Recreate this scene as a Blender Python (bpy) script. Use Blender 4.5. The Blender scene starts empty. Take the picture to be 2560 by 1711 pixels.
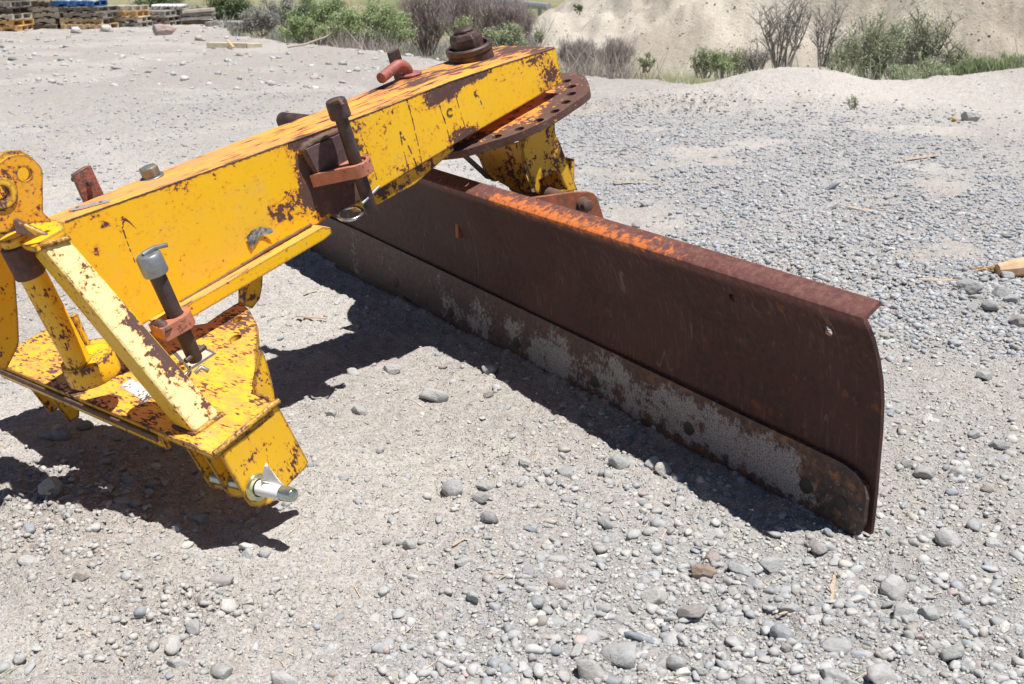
import bpy, bmesh, math, random
import numpy as np
from mathutils import Vector, Matrix, noise as mnoise
from mathutils.geometry import tessellate_polygon

random.seed(7); rng = np.random.default_rng(11)
scene = bpy.context.scene
COL = scene.collection

# ---------------------------------------------------------------- camera
CAM_H, FPX = 1.25, 2600.0
PITCH = math.atan(935 / FPX)
cd = bpy.data.cameras.new('camera'); cam = bpy.data.objects.new('camera', cd); COL.objects.link(cam)
cam.location = (0, 0, CAM_H); cam.rotation_euler = (math.pi / 2 - PITCH, 0, 0)
cd.sensor_width = 36; cd.lens = 36 * FPX / 2560; cd.clip_start = .05; cd.clip_end = 3000
cd.dof.use_dof = True; cd.dof.focus_distance = 2.75; cd.dof.aperture_fstop = 10.0
scene.camera = cam

# ---------------------------------------------------------------- light
SUN = Vector((.235, -.165, 1)).normalized()
w = bpy.data.worlds.new('World'); scene.world = w; w.use_nodes = True
wn = w.node_tree.nodes; wl = w.node_tree.links
sky = wn.new('ShaderNodeTexSky'); sky.sky_type = 'NISHITA'; sky.sun_disc = False
sky.sun_elevation = math.asin(SUN.z); sky.sun_rotation = math.atan2(SUN.x, SUN.y)
sky.altitude = 1800; sky.dust_density = .15; sky.air_density = .85
bg = wn['Background']; bg.inputs['Strength'].default_value = .05
wl.new(sky.outputs[0], bg.inputs['Color'])
sd = bpy.data.lights.new('sun', 'SUN'); sd.energy = 5.0; sd.angle = math.radians(.53); sd.color = (1, .98, .945)
so = bpy.data.objects.new('sun', sd); COL.objects.link(so)
so.rotation_euler = SUN.to_track_quat('Z', 'Y').to_euler()
vs = scene.view_settings; vs.view_transform = 'Standard'; vs.look = 'None'; vs.gamma = 1; vs.use_curve_mapping = False
vs.exposure = 0.44

# ---------------------------------------------------------------- helpers
def U(v): v = np.array(v, float); return v / np.linalg.norm(v)
CAMP = np.array([0, 0, CAM_H]); FW = np.array([0, math.cos(PITCH), -math.sin(PITCH)])
UP = np.array([0, math.sin(PITCH), math.cos(PITCH)]); RT = np.array([1., 0, 0])
def sight(x, y): return ((x - 1280) * RT + FPX * FW + (855.5 - y) * UP) / FPX
class Frame:
    """a local frame fixed to a body; pt() gives where a sight line meets one of its planes (measured off the photograph)"""
    def __init__(s, o, ax, k=1.0):
        s.o = CAMP + (np.array(o, float) - CAMP) * k; s.ax = [np.array(v, float) for v in ax]; s.k = k
    def pt(s, x, y, axis, val):
        r = sight(x, y); N = s.ax[axis]; t = (val * s.k - N @ (CAMP - s.o)) / (N @ r); P = (CAMP + t * r - s.o) / s.k
        return [float(P @ k) for k in s.ax]
    def pl(s, pts, axis, val):
        k = [i for i in (0, 1, 2) if i != axis]
        return [tuple(s.pt(x, y, axis, val)[i] for i in k) for x, y in pts]
    def world(s, p): return s.o + s.k * sum(p[i] * s.ax[i] for i in range(3))
    def matrix(s):
        m = Matrix.Identity(4)
        for i in range(3):
            for j in range(3): m[j][i] = s.ax[i][j] * s.k
            m[i][3] = s.o[i]
        return m
def ground_at(x, y, z=0.):
    r = sight(x, y); t = (z - CAM_H) / r[2]; return CAMP + t * r

nrm = U([-.225, -.187, .956]); av = U([.70, .714, .3045]); av = U(av - nrm * (av @ nrm)); lv = np.cross(av, nrm)
FB = Frame([-.127, 3.35, .98], (av, -lv, nrm), 1.04)        # boom: x to the rear, y to the far side, z up
lh = U([.75541, -.65334, .04999]); ah = np.cross(nrm, lh)
FH = Frame([-.627, 2.222, .03], (ah, -lh, nrm), .945)       # hitch
FD = Frame([.822, 2.116, 0], (U([-.5616, .8274, 0]), U([-.8274, -.5616, 0]), np.array([0, 0, 1.])))  # blade: x along, y front
# (y of boom and hitch runs to the far side, so that x, y, z is right handed; the near side is -y)

def mkmesh(name, verts, faces, mat=None, smooth=False):
    me = bpy.data.meshes.new(name); me.from_pydata([tuple(v) for v in verts], [], faces); me.update()
    if mat is not None:
        for m_ in (mat if isinstance(mat, (list, tuple)) else [mat]): me.materials.append(m_)
    if smooth: me.polygons.foreach_set('use_smooth', [True] * len(me.polygons))
    return me
def fixn(me):
    bm = bmesh.new(); bm.from_mesh(me); bmesh.ops.recalc_face_normals(bm, faces=bm.faces); bm.to_mesh(me); bm.free()
def link(name, me, parent=None, frame=None, loc=None, rot=None):
    o = bpy.data.objects.new(name, me); COL.objects.link(o)
    m = frame.matrix() if frame else Matrix.Identity(4)
    if loc is not None: m = m @ Matrix.Translation(loc)
    if rot is not None: m = m @ rot
    if parent is not None:
        o.parent = parent; o.matrix_parent_inverse = Matrix.Identity(4)
        bpy_pm = parent_world(parent); o.matrix_basis = bpy_pm.inverted() @ m
    else: o.matrix_basis = m
    o['_w'] = [v for r in m for v in r]
    return o
def parent_world(p):
    if p is None: return Matrix.Identity(4)
    v = list(p['_w']); return Matrix([v[0:4], v[4:8], v[8:12], v[12:16]])
def tag(o, label=None, cat=None, group=None, kind=None):
    if label: o['label'] = label
    if cat: o['category'] = cat
    if group: o['group'] = group
    if kind: o['kind'] = kind
    return o
def empty(name, label, cat, loc, group=None):
    o = bpy.data.objects.new(name, None); COL.objects.link(o); o.empty_display_size = .1
    o.matrix_basis = Matrix.Translation(loc); o['_w'] = [v for r in o.matrix_basis for v in r]
    return tag(o, label, cat, group)
def bevel(o, w_=.003, seg=2, ang=35):
    b = o.modifiers.new('bevel', 'BEVEL'); b.width = w_; b.segments = seg; b.limit_method = 'ANGLE'; b.angle_limit = math.radians(ang)
    b.harden_normals = False
    return o
def smooth(o, ang=35):
    me = o.data; me.polygons.foreach_set('use_smooth', [True] * len(me.polygons))
    try: me.set_sharp_from_angle(angle=math.radians(ang))
    except Exception: pass
    return o
def circle(cx, cy, r, n=24, ry=None): return [(cx + r * math.cos(2 * math.pi * i / n), cy + (ry or r) * math.sin(2 * math.pi * i / n)) for i in range(n)]
def prism_mesh(name, poly, axis, v0, v1, mat, holes=()):
    """plate: a 2D outline (with holes) given in the two other axes, thickened along one axis"""
    loops = [list(poly)] + [list(h) for h in holes]
    flat = [p for l_ in loops for p in l_]
    tris = tessellate_polygon([[Vector((p[0], p[1], 0)) for p in l_] for l_ in loops])
    def V3(p, v):
        q = [p[0], p[1]]; q.insert(axis, v); return q
    n = len(flat); verts = [V3(p, v0) for p in flat] + [V3(p, v1) for p in flat]
    faces = [tuple(t) for t in tris] + [tuple(i + n for i in reversed(t)) for t in tris]
    k = 0
    for l_ in loops:
        m = len(l_)
        for i in range(m): faces.append((k + i, k + (i + 1) % m, k + (i + 1) % m + n, k + i + n))
        k += m
    me = mkmesh(name, verts, faces, mat); fixn(me); return me
def top_slots(me, zmin=.6):
    """second material on faces that look up in the part's own frame"""
    for p in me.polygons:
        if p.normal.z > zmin: p.material_index = 1
def prism(name, frame, poly, axis, v0, v1, mat, parent, holes=(), bw=.002, px=False, vt=None, tops=False):
    if px: poly = frame.pl(poly, axis, vt if vt is not None else v1); holes = [frame.pl(h, axis, vt if vt is not None else v1) for h in holes]
    me = prism_mesh(name, poly, axis, v0, v1, mat, holes)
    if tops: top_slots(me)
    o = link(name, me, parent, frame)
    if bw and not holes: bevel(o, min(bw, .0016), 2)
    return smooth(o, 50)
def box_mesh(name, lo, hi, mat):
    x0, y0, z0 = lo; x1, y1, z1 = hi
    v = [(x, y, z) for x in (x0, x1) for y in (y0, y1) for z in (z0, z1)]
    f = [(0, 1, 3, 2), (4, 6, 7, 5), (0, 4, 5, 1), (2, 3, 7, 6), (0, 2, 6, 4), (1, 5, 7, 3)]
    me = mkmesh(name, v, f, mat); fixn(me); return me
def box(name, frame, lo, hi, mat, parent, bw=.002, tops=False):
    me = box_mesh(name, lo, hi, mat)
    if tops: top_slots(me)
    o = link(name, me, parent, frame)
    if bw: bevel(o, bw, 2)
    return smooth(o, 50)
def lathe_mesh(name, prof, mat, n=32, axis=2, caps=True):
    """prof: list of (r, h)"""
    verts = []; faces = []
    for r, h in prof:
        for i in range(n):
            c, s = r * math.cos(2 * math.pi * i / n), r * math.sin(2 * math.pi * i / n)
            verts.append({2: (c, s, h), 1: (s, h, c), 0: (h, c, s)}[axis])
    for j in range(len(prof) - 1):
        for i in range(n):
            a, b = j * n + i, j * n + (i + 1) % n
            faces.append((a, b, b + n, a + n))
    if caps is True: faces.append(tuple(range(n))); faces.append(tuple((len(prof) - 1) * n + i for i in range(n)))
    elif caps == 'ring': faces += [((len(prof) - 1) * n + i, (len(prof) - 1) * n + (i + 1) % n, (i + 1) % n, i) for i in range(n)]
    me = mkmesh(name, verts, faces, mat); fixn(me); return me
def lathe(name, frame, c, prof, mat, parent, n=32, axis=2, rot=None, bw=.0015, caps=True):
    o = link(name, lathe_mesh(name, prof, mat, n, axis, caps), parent, frame, loc=c, rot=rot)
    if bw: bevel(o, bw, 2, 50)
    return smooth(o, 40)
def tube_data(pts, rad, n=10, cap=True):
    pts = [Vector(p) for p in pts]; verts = []; faces = []; prev = None
    rads = [float(q) for q in rad] if isinstance(rad, (list, tuple)) else [float(rad)] * len(pts)
    for i, p in enumerate(pts):
        d = (pts[min(i + 1, len(pts) - 1)] - pts[max(i - 1, 0)]).normalized()
        if prev is None: u = d.orthogonal().normalized()
        else: u = (prev - d * prev.dot(d)).normalized()
        prev = u; v = d.cross(u)
        for k in range(n):
            a = 2 * math.pi * k / n; verts.append(p + rads[i] * (u * math.cos(a) + v * math.sin(a)))
    for j in range(len(pts) - 1):
        for k in range(n): a, b = j * n + k, j * n + (k + 1) % n; faces.append((a, b, b + n, a + n))
    if cap: faces.append(tuple(reversed(range(n)))); faces.append(tuple((len(pts) - 1) * n + k for k in range(n)))
    return verts, faces
def tube(name, frame, pts, rad, mat, parent, n=16):
    v, f = tube_data(pts, rad, n); me = mkmesh(name, v, f, mat); fixn(me)
    return smooth(link(name, me, parent, frame), 45)
def arc3(c, r, a0, a1, n, u, v):
    c = Vector(c); u = Vector(u); v = Vector(v)
    return [c + r * (u * math.cos(a0 + (a1 - a0) * i / n) + v * math.sin(a0 + (a1 - a0) * i / n)) for i in range(n + 1)]

# ---------------------------------------------------------------- node helpers
class NT:
    def __init__(s, name):
        s.m = bpy.data.materials.new(name); s.m.use_nodes = True; s.t = s.m.node_tree; s.t.nodes.clear()
        s.out = s.t.nodes.new('ShaderNodeOutputMaterial'); s.b = s.t.nodes.new('ShaderNodeBsdfPrincipled')
        s.t.links.new(s.b.outputs[0], s.out.inputs[0]); s._tc = None
    def N(s, k, **kw):
        n = s.t.nodes.new('ShaderNode' + k)
        for a, b in kw.items(): setattr(n, a, b)
        return n
    def L(s, a, b): s.t.links.new(a, b)
    def put(s, sock, v):
        if hasattr(v, 'is_output'): s.L(v, sock)
        elif isinstance(v, (tuple, list)) and len(v) == 3 and sock.type == 'RGBA': sock.default_value = (*v, 1)
        else: sock.default_value = v
    def co(s, kind='Object'):
        if s._tc is None: s._tc = s.N('TexCoord')
        return s._tc.outputs[kind]
    def map(s, v, scale=(1, 1, 1), rot=(0, 0, 0), loc=(0, 0, 0)):
        n = s.N('Mapping'); s.L(v, n.inputs[0]); n.inputs['Scale'].default_value = scale; n.inputs['Rotation'].default_value = rot
        n.inputs['Location'].default_value = loc; return n.outputs[0]
    def noise(s, v, sc, det=4, rough=.55, dist=0, col=False, lac=2.0):
        n = s.N('TexNoise'); s.L(v, n.inputs['Vector']); n.inputs['Scale'].default_value = sc; n.inputs['Detail'].default_value = det
        n.inputs['Roughness'].default_value = rough; n.inputs['Distortion'].default_value = dist
        return n.outputs['Color' if col else 'Fac']
    def voro(s, v, sc, feat='F1', out='Distance', rnd=1):
        n = s.N('TexVoronoi', feature=feat); s.L(v, n.inputs['Vector']); n.inputs['Scale'].default_value = sc
        n.inputs['Randomness'].default_value = rnd; return n.outputs[out]
    def m_(s, op, a, b=0., c=0., clamp=False):
        n = s.N('Math', operation=op); n.use_clamp = clamp
        for i, v in enumerate((a, b, c)): s.put(n.inputs[i], v)
        return n.outputs[0]
    def ss(s, v, a, b, lo=0., hi=1.):
        n = s.N('MapRange', interpolation_type='SMOOTHSTEP'); s.put(n.inputs[0], v); s.put(n.inputs[1], a); s.put(n.inputs[2], b)
        n.inputs[3].default_value = lo; n.inputs[4].default_value = hi; return n.outputs[0]
    def mix(s, f, a, b, mode='MIX'):
        n = s.N('Mix', data_type='RGBA', blend_type=mode); s.put(n.inputs[0], f); s.put(n.inputs[6], a); s.put(n.inputs[7], b); return n.outputs[2]
    def sep(s, v):
        n = s.N('SeparateXYZ'); s.L(v, n.inputs[0]); return n.outputs
    def blob(s, v, c, r):
        """soft ellipsoid spot about c (object space) with half axes r: 1 at its centre, 0 at its rim"""
        a = s.N('VectorMath', operation='SUBTRACT'); s.L(v, a.inputs[0]); a.inputs[1].default_value = c
        b = s.N('VectorMath', operation='MULTIPLY'); s.L(a.outputs[0], b.inputs[0]); b.inputs[1].default_value = tuple(1 / k for k in r)
        l_ = s.N('VectorMath', operation='LENGTH'); s.L(b.outputs[0], l_.inputs[0])
        return s.m_('SUBTRACT', 1., l_.outputs['Value'], clamp=True)
    def bump(s, h, strength=.3, dist=.002, nrm_=None):
        n = s.N('Bump'); s.put(n.inputs['Height'], h); n.inputs['Strength'].default_value = strength; n.inputs['Distance'].default_value = dist
        if nrm_ is not None: s.L(nrm_, n.inputs['Normal'])
        return n.outputs[0]
    def set(s, **kw):
        for k, v in kw.items(): s.put(s.b.inputs[k.replace('_', ' ')], v)
    def edge(s, rad=.006):
        bv = s.N('Bevel'); bv.samples = 4; bv.inputs['Radius'].default_value = rad
        g = s.N('NewGeometry'); d = s.N('VectorMath', operation='DOT_PRODUCT'); s.L(bv.outputs[0], d.inputs[0]); s.L(g.outputs['True Normal'], d.inputs[1])
        return s.m_('SUBTRACT', 1., d.outputs['Value'], clamp=True)

RUST_DK = (.060, .034, .036); RUST_MD = (.14, .062, .040); RUST_OR = (.42, .14, .035)
def paint(name, base=(.89, .49, .012), th=.66, edge_k=1.6, blobs=(), streak=(1, 1, 1), chip=95, halo=.05, halo_col=(.62, .20, .02),
          scratch=None, patch=None, rough=.32, fade=None, fadek=0, big=11, bigk=.5, edge_r=.010, ring=None, rot=(0, 0, 0)):
    s = NT(name); v = s.co(); vm = s.map(v, streak, rot)
    v1 = s.noise(vm, chip, 5, .60); v2 = s.noise(v, big, 4, .6); v0 = s.noise(vm, chip * .3, 5, .65)
    m = s.m_('MULTIPLY_ADD', s.m_('SUBTRACT', v2, .5), bigk, s.m_('MULTIPLY_ADD', s.m_('SUBTRACT', v0, .5), .55, v1))
    e = s.edge(edge_r); m = s.m_('MULTIPLY_ADD', e, edge_k, m)
    for c, r, k in blobs: m = s.m_('MULTIPLY_ADD', s.blob(v, c, r), k, m)
    if ring:
        (cx, cy), r0, r1, k = ring; d = s.sep(v)
        rr = s.m_('SQRT', s.m_('ADD', s.m_('POWER', s.m_('SUBTRACT', d[0], cx), 2.), s.m_('POWER', s.m_('SUBTRACT', d[1], cy), 2.)))
        m = s.m_('MULTIPLY_ADD', s.ss(rr, r0, r1), k, m)
    if scratch:
        for sc, ro, c, r in scratch:
            nz = s.noise(s.map(v, sc, ro), 1, 2, .5, dist=.3); line = s.ss(s.m_('ABSOLUTE', s.m_('SUBTRACT', nz, .5)), .007, .015, 1, 0)
            m = s.m_('MULTIPLY_ADD', s.m_('MULTIPLY', s.m_('MULTIPLY', line, s.ss(s.noise(v, 60, 3), .36, .50)), s.ss(s.blob(v, c, r), .03, .2)), .40, m)
    ru = s.ss(m, th - .006, th + .03); ha = s.ss(m, th - halo, th + .01); ha2 = s.ss(m, th - halo * 2.6, th)
    big2 = s.noise(v, 3.2, 3, .5); fine = s.noise(v, 420, 3, .6)
    c = s.mix(s.ss(big2, .3, .75, 0, .25), base, (base[0] * .92, base[1] * .80, base[2] * .7))
    if fade: c = s.mix(s.ss(s.m_('ADD', s.noise(vm, chip * .35, 6, .68), fadek), .44, .60), c, fade)
    if patch:
        for (c0, hw, pc) in patch:
            d = s.sep(v); px_ = s.ss(s.m_('ABSOLUTE', s.m_('SUBTRACT', d[0], c0[0])), hw[0] - .003, hw[0] + .003, 1, 0)
            pz_ = s.ss(s.m_('ABSOLUTE', s.m_('SUBTRACT', d[2], c0[2])), hw[1] - .003, hw[1] + .003, 1, 0)
            c = s.mix(s.m_('MULTIPLY', s.m_('MULTIPLY', px_, pz_), s.ss(s.noise(v, 5, 3), .35, .6, .15, .7)), c, pc)
    c = s.mix(s.m_('MULTIPLY', ha2, .38), c, (.78, .32, .035))
    c = s.mix(s.m_('MULTIPLY', ha, .85), c, halo_col)
    rc = s.mix(s.noise(v, 90, 5, .65), RUST_DK, RUST_MD); rc = s.mix(s.ss(s.noise(v, 40, 5, .7), .58, .75, 0, .8), rc, (.26, .10, .04))
    c = s.mix(ru, c, rc)
    c = s.mix(s.ss(s.noise(v, 18, 6, .7), .5, .8, 0, .16), c, (.50, .42, .30))
    s.set(Base_Color=c, Roughness=s.m_('MULTIPLY_ADD', ru, .40, s.m_('MULTIPLY_ADD', fine, .16, rough)))
    s.b.inputs['Specular IOR Level'].default_value = .5
    h = s.m_('MULTIPLY_ADD', ru, -.6, s.m_('MULTIPLY', s.m_('MULTIPLY', s.noise(v, 260, 4, .7), ru), .7))
    h = s.m_('MULTIPLY_ADD', s.noise(v, 60, 2), .10, h)
    s.set(Normal=s.bump(h, .55, .0016))
    return s.m
def rust(name, c1=RUST_DK, c2=RUST_MD, c3=RUST_OR, k3=.62, streak=(1, 1, 1), rough=.72, grey=None, greyblobs=(), paintc=None, pblobs=(), sc=30, metal=0., k3w=.12, dust=.0):
    s = NT(name); v = s.co(); vm = s.map(v, streak)
    c = s.mix(s.ss(s.noise(vm, sc, 6, .65), .32, .68), c1, c2)
    c = s.mix(s.ss(s.m_('MULTIPLY_ADD', s.noise(v, 6, 3), .4, s.m_('MULTIPLY', s.noise(vm, sc * 2.1, 6, .7), .6)), k3, k3 + k3w), c, c3)
    r = s.m_('MULTIPLY_ADD', s.noise(v, 200, 3), .2, rough - .1)
    if grey:
        b = 0.
        for cc, rr, k in greyblobs: b = s.m_('MULTIPLY_ADD', s.blob(v, cc, rr), k, b)
        g = s.ss(s.m_('ADD', s.noise(s.map(v, (1, 1, 1)), 85, 7, .72), b), .80, .86)
        c = s.mix(s.m_('MULTIPLY', g, .85), c, grey); r = s.m_('MULTIPLY_ADD', g, -.2, r)
    if paintc:
        b = 0.
        for cc, rr, k in pblobs: b = s.m_('MULTIPLY_ADD', s.blob(v, cc, rr), k, b)
        g = s.ss(s.m_('ADD', s.noise(v, 60, 7, .7), b), .72, .80); c = s.mix(g, c, paintc)
    if dust: c = s.mix(s.ss(s.noise(v, 12, 5, .7), .5, .8, 0, dust), c, (.33, .27, .22))
    s.set(Base_Color=c, Roughness=r, Metallic=metal)
    s.set(Normal=s.bump(s.m_('ADD', s.noise(v, 160, 5, .7), s.m_('MULTIPLY', s.noise(v, 25, 4), 1.2)), .35, .0018))
    return s.m
def plain(name, c, rough=.6, metal=0., var=.15, sc=40, bump=.15, c2=None):
    s = NT(name); v = s.co(); c2 = c2 or tuple(k * (1 - var * 2) for k in c)
    s.set(Base_Color=s.mix(s.ss(s.noise(v, sc, 5, .6), .35, .7), c, c2), Roughness=rough, Metallic=metal)
    s.set(Normal=s.bump(s.noise(v, sc * 5, 4, .6), bump, .001)); return s.m

def fbl(frame, axis, val, lst):
    """list of (px, py, half width px, half height px, strength) -> blobs in the frame"""
    o = []
    for x, y, rx, ry, k in lst:
        c = frame.pt(x, y, axis, val); ex = frame.pt(x + 10, y, axis, val); d = math.dist(c, ex) / 10; ey = frame.pt(x, y + 10, axis, val); d2 = math.dist(c, ey) / 10
        r = [rx * d, rx * d, ry * d2]; r[axis] = .25; o.append((tuple(c), tuple(r), k))
    return o
YS = -.09; ZPL = .185
side_blobs = fbl(FB, 1, YS, [(800, 400, 80, 155, .60), (850, 440, 85, 110, .6), (870, 490, 70, 60, .55), (600, 395, 260, 16, .06), (420, 455, 200, 16, .08), (740, 330, 40, 60, .3), (790, 480, 60, 110, .5), (720, 520, 60, 60, .28), (880, 330, 55, 120, .26), (900, 470, 60, 70, .22),
    (1100, 232, 66, 44, .62), (1135, 215, 60, 30, .5), (1195, 188, 56, 22, .45), (1150, 352, 50, 55, .46), (1180, 330, 30, 30, .4), (1375, 190, 50, 48, .40), (1330, 150, 70, 40, .20), (1240, 190, 120, 60, .08), (1040, 420, 70, 80, .18), (1010, 470, 60, 26, .3), (945, 495, 50, 30, .3),
    (690, 540, 60, 40, .2), (243, 625, 22, 22, .34), (265, 563, 17, 13, .30), (185, 565, 26, 26, .16), (960, 330, 60, 80, .10), (1120, 300, 50, 40, .06), (440, 465, 50, 26, .16), (230, 545, 60, 14, .14), (740, 350, 60, 34, .2)])
M_side = paint('worn_yellow_side_paint', base=(.92, .535, .012), th=.725, blobs=side_blobs, edge_k=3.0, halo=.085, bigk=.30, edge_r=.012,
    scratch=[((9, 3, 1.6), (0, .25, 0), FB.pt(1010, 350, 1, YS), (.17, .3, .14)), ((12, 3, 3), (0, -.5, 0), FB.pt(1150, 300, 1, YS), (.12, .3, .10)), ((10, 3, 14), (0, .5, 0), FB.pt(1345, 160, 1, YS), (.07, .3, .045)),
             ((6, 3, 1.5), (0, .2, 0), FB.pt(310, 610, 1, YS), (.05, .3, .08))],
    patch=[(FB.pt(560, 575, 1, YS), (.155, .085), (.86, .50, .05))])
M_top = paint('worn_orange_top_paint', base=(.84, .42, .05), th=.625, streak=(.14, 1, 1), chip=85, edge_k=.9, bigk=.5, halo=.08, halo_col=(.66, .22, .06), fade=(.80, .30, .11), fadek=.03,
    rough=.42, blobs=[((.10, .10, 0), (.26, .24, .3), .22), ((-.22, .05, 0), (.26, .16, .3), .22), ((.27, .0, 0), (.12, .3, .3), .3), ((-.6, .0, 0), (.3, .2, .3), .05), ((-1.25, .0, 0), (.35, .2, .3), -.04)])
M_hitch = paint('worn_yellow_hitch_paint', base=(.86, .49, .014), th=.640, streak=(1, 1, .6), edge_k=3.4, bigk=.9, edge_r=.012, chip=130)
M_mast = paint('rusty_mast_paint', base=(.80, .38, .015), th=.60, edge_k=1.3, bigk=.7, halo=.09, blobs=fbl(FH, 1, .40, [(20, 440, 60, 60, .16), (5, 490, 60, 60, .12), (62, 436, 34, 34, .12)]))
M_plate = paint('flecked_yellow_plate_paint', base=(.84, .46, .04), th=.600, streak=(1.0, .30, 1), rot=(0, 0, .5), chip=150, edge_k=3.2, bigk=.75, halo=.045, halo_col=(.62, .22, .05), fade=(.80, .33, .08), fadek=.0, rough=.34,
    blobs=[((.44, .50, ZPL), (.16, .16, .2), .10), ((-.03, .6, ZPL), (.03, .8, .1), .12)])
M_strut = paint('strut_side_paint', base=(.80, .50, .03), th=.66, edge_k=3.2, bigk=.4, rough=.3, edge_r=.010)
M_strut_face = paint('glare_pale_strut_paint', base=(.90, .74, .36), th=.665, edge_k=3.0, bigk=.4, rough=.22, edge_r=.012, streak=(1, .5, 1), blobs=fbl(FH, 1, .22, [(405, 850, 75, 170, .52), (470, 1000, 40, 60, .12)]))  # sun glare on the strut face is put into its pale base colour
M_yoke = paint('scuffed_yellow_yoke_paint', base=(.74, .43, .012), th=.56, edge_k=2.6, bigk=.8, chip=60)
M_red = rust('rusty_red_paint', (.38, .10, .08), (.34, .13, .10), (.12, .065, .055), k3=.50, sc=60, rough=.5)
M_orange = rust('chipped_orange_paint', (.52, .21, .13), (.44, .15, .09), (.09, .045, .04), k3=.545, sc=40, rough=.45, k3w=.02)
M_rust = rust('dark_rust')
M_rust_purple = rust('purple_rust', (.075, .045, .052), (.13, .075, .075), (.36, .15, .05), k3=.64, sc=45)
M_rust_brown = rust('brown_rust', (.10, .055, .042), (.16, .085, .06), (.30, .15, .09), k3=.60, sc=25)
M_nut = rust('black_rust', (.030, .020, .020), (.10, .055, .045), (.26, .12, .06), k3=.60, sc=28, rough=.55)
M_pin = rust('brown_pin_steel', (.045, .030, .030), (.085, .055, .050), (.18, .085, .045), k3=.62, sc=35, rough=.55)
M_galv = plain('galvanised_steel', (.36, .37, .38), .42, .6, .2, 25, .2)
M_bolt = plain('dull_bolt_steel', (.27, .26, .22), .5, .5, .2, 30, .2)
M_zinc = plain('yellow_zinc_steel', (.62, .60, .34), .22, .85, .15, 12, .03, (.45, .50, .36))
M_zincb = plain('blue_zinc_steel', (.46, .52, .48), .25, .85, .12, 14, .03)
M_chrome = plain('bright_ring_steel', (.55, .55, .52), .2, .9, .1, 20, .05)
M_paper = plain('white_paper_label', (.86, .86, .85), .7, 0, .02, 10, .05)
M_ink = plain('printed_ink', (.10, .10, .12), .6, 0, .1, 50, 0)
M_plateal = plain('aluminium_nameplate', (.58, .58, .57), .38, .5, .08, 60, .1)
M_decal = paint('worn_sticker', base=(.66, .58, .42), th=.60, chip=70, edge_k=1.6, edge_r=.008, halo=.0, halo_col=(.1, .1, .1))

# ---------------------------------------------------------------- numpy noise and the lie of the land
def _hash(ix, iy, seed):
    h = (ix * 374761393 + iy * 668265263 + seed * 2147483647) & 0xffffffff
    h = (h ^ (h >> 13)) * 1274126177 & 0xffffffff
    return ((h ^ (h >> 16)) & 0xffff) / 65535.0
def vnoise(x, y, seed=0):
    x = np.asarray(x, float); y = np.asarray(y, float)
    ix = np.floor(x).astype(np.int64); iy = np.floor(y).astype(np.int64); fx = x - ix; fy = y - iy
    fx = fx * fx * fx * (fx * (fx * 6 - 15) + 10); fy = fy * fy * fy * (fy * (fy * 6 - 15) + 10)
    a = _hash(ix, iy, seed); b = _hash(ix + 1, iy, seed); c = _hash(ix, iy + 1, seed); d = _hash(ix + 1, iy + 1, seed)
    return (a + (b - a) * fx) * (1 - fy) + (c + (d - c) * fx) * fy
def fbm(x, y, oct_=4, seed=0, gain=.5):
    s = 0; a = 1; t = 0
    for i in range(oct_):
        c, s_ = math.cos(.7 * i), math.sin(.7 * i)
        s = s + a * vnoise((x * c - y * s_) * 2 ** i + 17.3 * i, (x * s_ + y * c) * 2 ** i - 9.1 * i, seed + i); t += a; a *= gain
    return s / t
def sst(v, a, b): t = np.clip((np.asarray(v, float) - a) / (b - a), 0, 1); return t * t * (3 - 2 * t)
def gauss(x, y, cx, cy, sx, sy): return np.exp(-((x - cx) / sx) ** 2 - ((y - cy) / sy) ** 2)

edge_px = [(560, 75), (700, 92), (900, 116), (1150, 150), (1300, 166), (1420, 186), (1650, 198)]
EDGE = [tuple(ground_at(x, y)[:2]) for x, y in edge_px]
ex = np.array([-14, -9.] + [p[0] for p in EDGE] + [2.2, 4.0, 6.0, 9.0, 30]); ey = np.array([36., 34.] + [p[1] for p in EDGE] + [11.6, 11.4, 11.0, 11.0, 11.0])
MX, MY, MR = 17.0, 36.0, 17.5
def land(x, y):
    x = np.asarray(x, float); y = np.asarray(y, float)
    z = -.0095 * np.clip(y - 8, 0, 30)
    z = z - .016 * gauss(x, y, .80, 2.10, .40, .30)
    ye = np.interp(x, ex, ey)
    z = z + .05 * sst(y, ye - 2.5, ye - .3) * (1 - sst(y, ye - .3, ye + .5)) * (x > -6)
    drop = sst(y, ye, ye + 2.6); z = z - 1.0 * drop
    z = z + (.30 * gauss(x, y, 2.85, 10.6, .80, .95) + .05 * (fbm(x * 3, y * 3, 3, 88) - .5)) + .05 * gauss(x, y, 1.5, 10.9, .7, .7) + .27 * gauss(x, y, 5.2, 10.8, 1.3, .55) + .2 * gauss(x, y, 7.5, 11.3, 1.5, .8)
    r = np.hypot(x - MX, y - MY)
    rr = MR + 1.2 * (fbm(x * .16, y * .16, 3, 5) - .5) * 2
    mound = .68 * np.clip(rr - r, 0, 14); z = z + mound
    m_ = np.clip(mound, 0, 1)
    z = z + m_ * (.42 * (fbm(x * 1.7, y * 1.7, 4, 8) - .5) - .25 * np.clip(1 - np.abs(2 * fbm(x * .5 + y * .06, y * .16, 3, 66) - 1) * 5, 0, 1) + .35 * (fbm(x * .25, y * .25, 2, 3) - .5))
    amp = np.clip(1 - drop, 0, 1) * (1 - m_)
    z = z + .035 * (fbm(x * .8, y * .8, 3, 21) - .5) * sst(y, 3.5, 7)
    return z, amp, m_, drop
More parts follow.
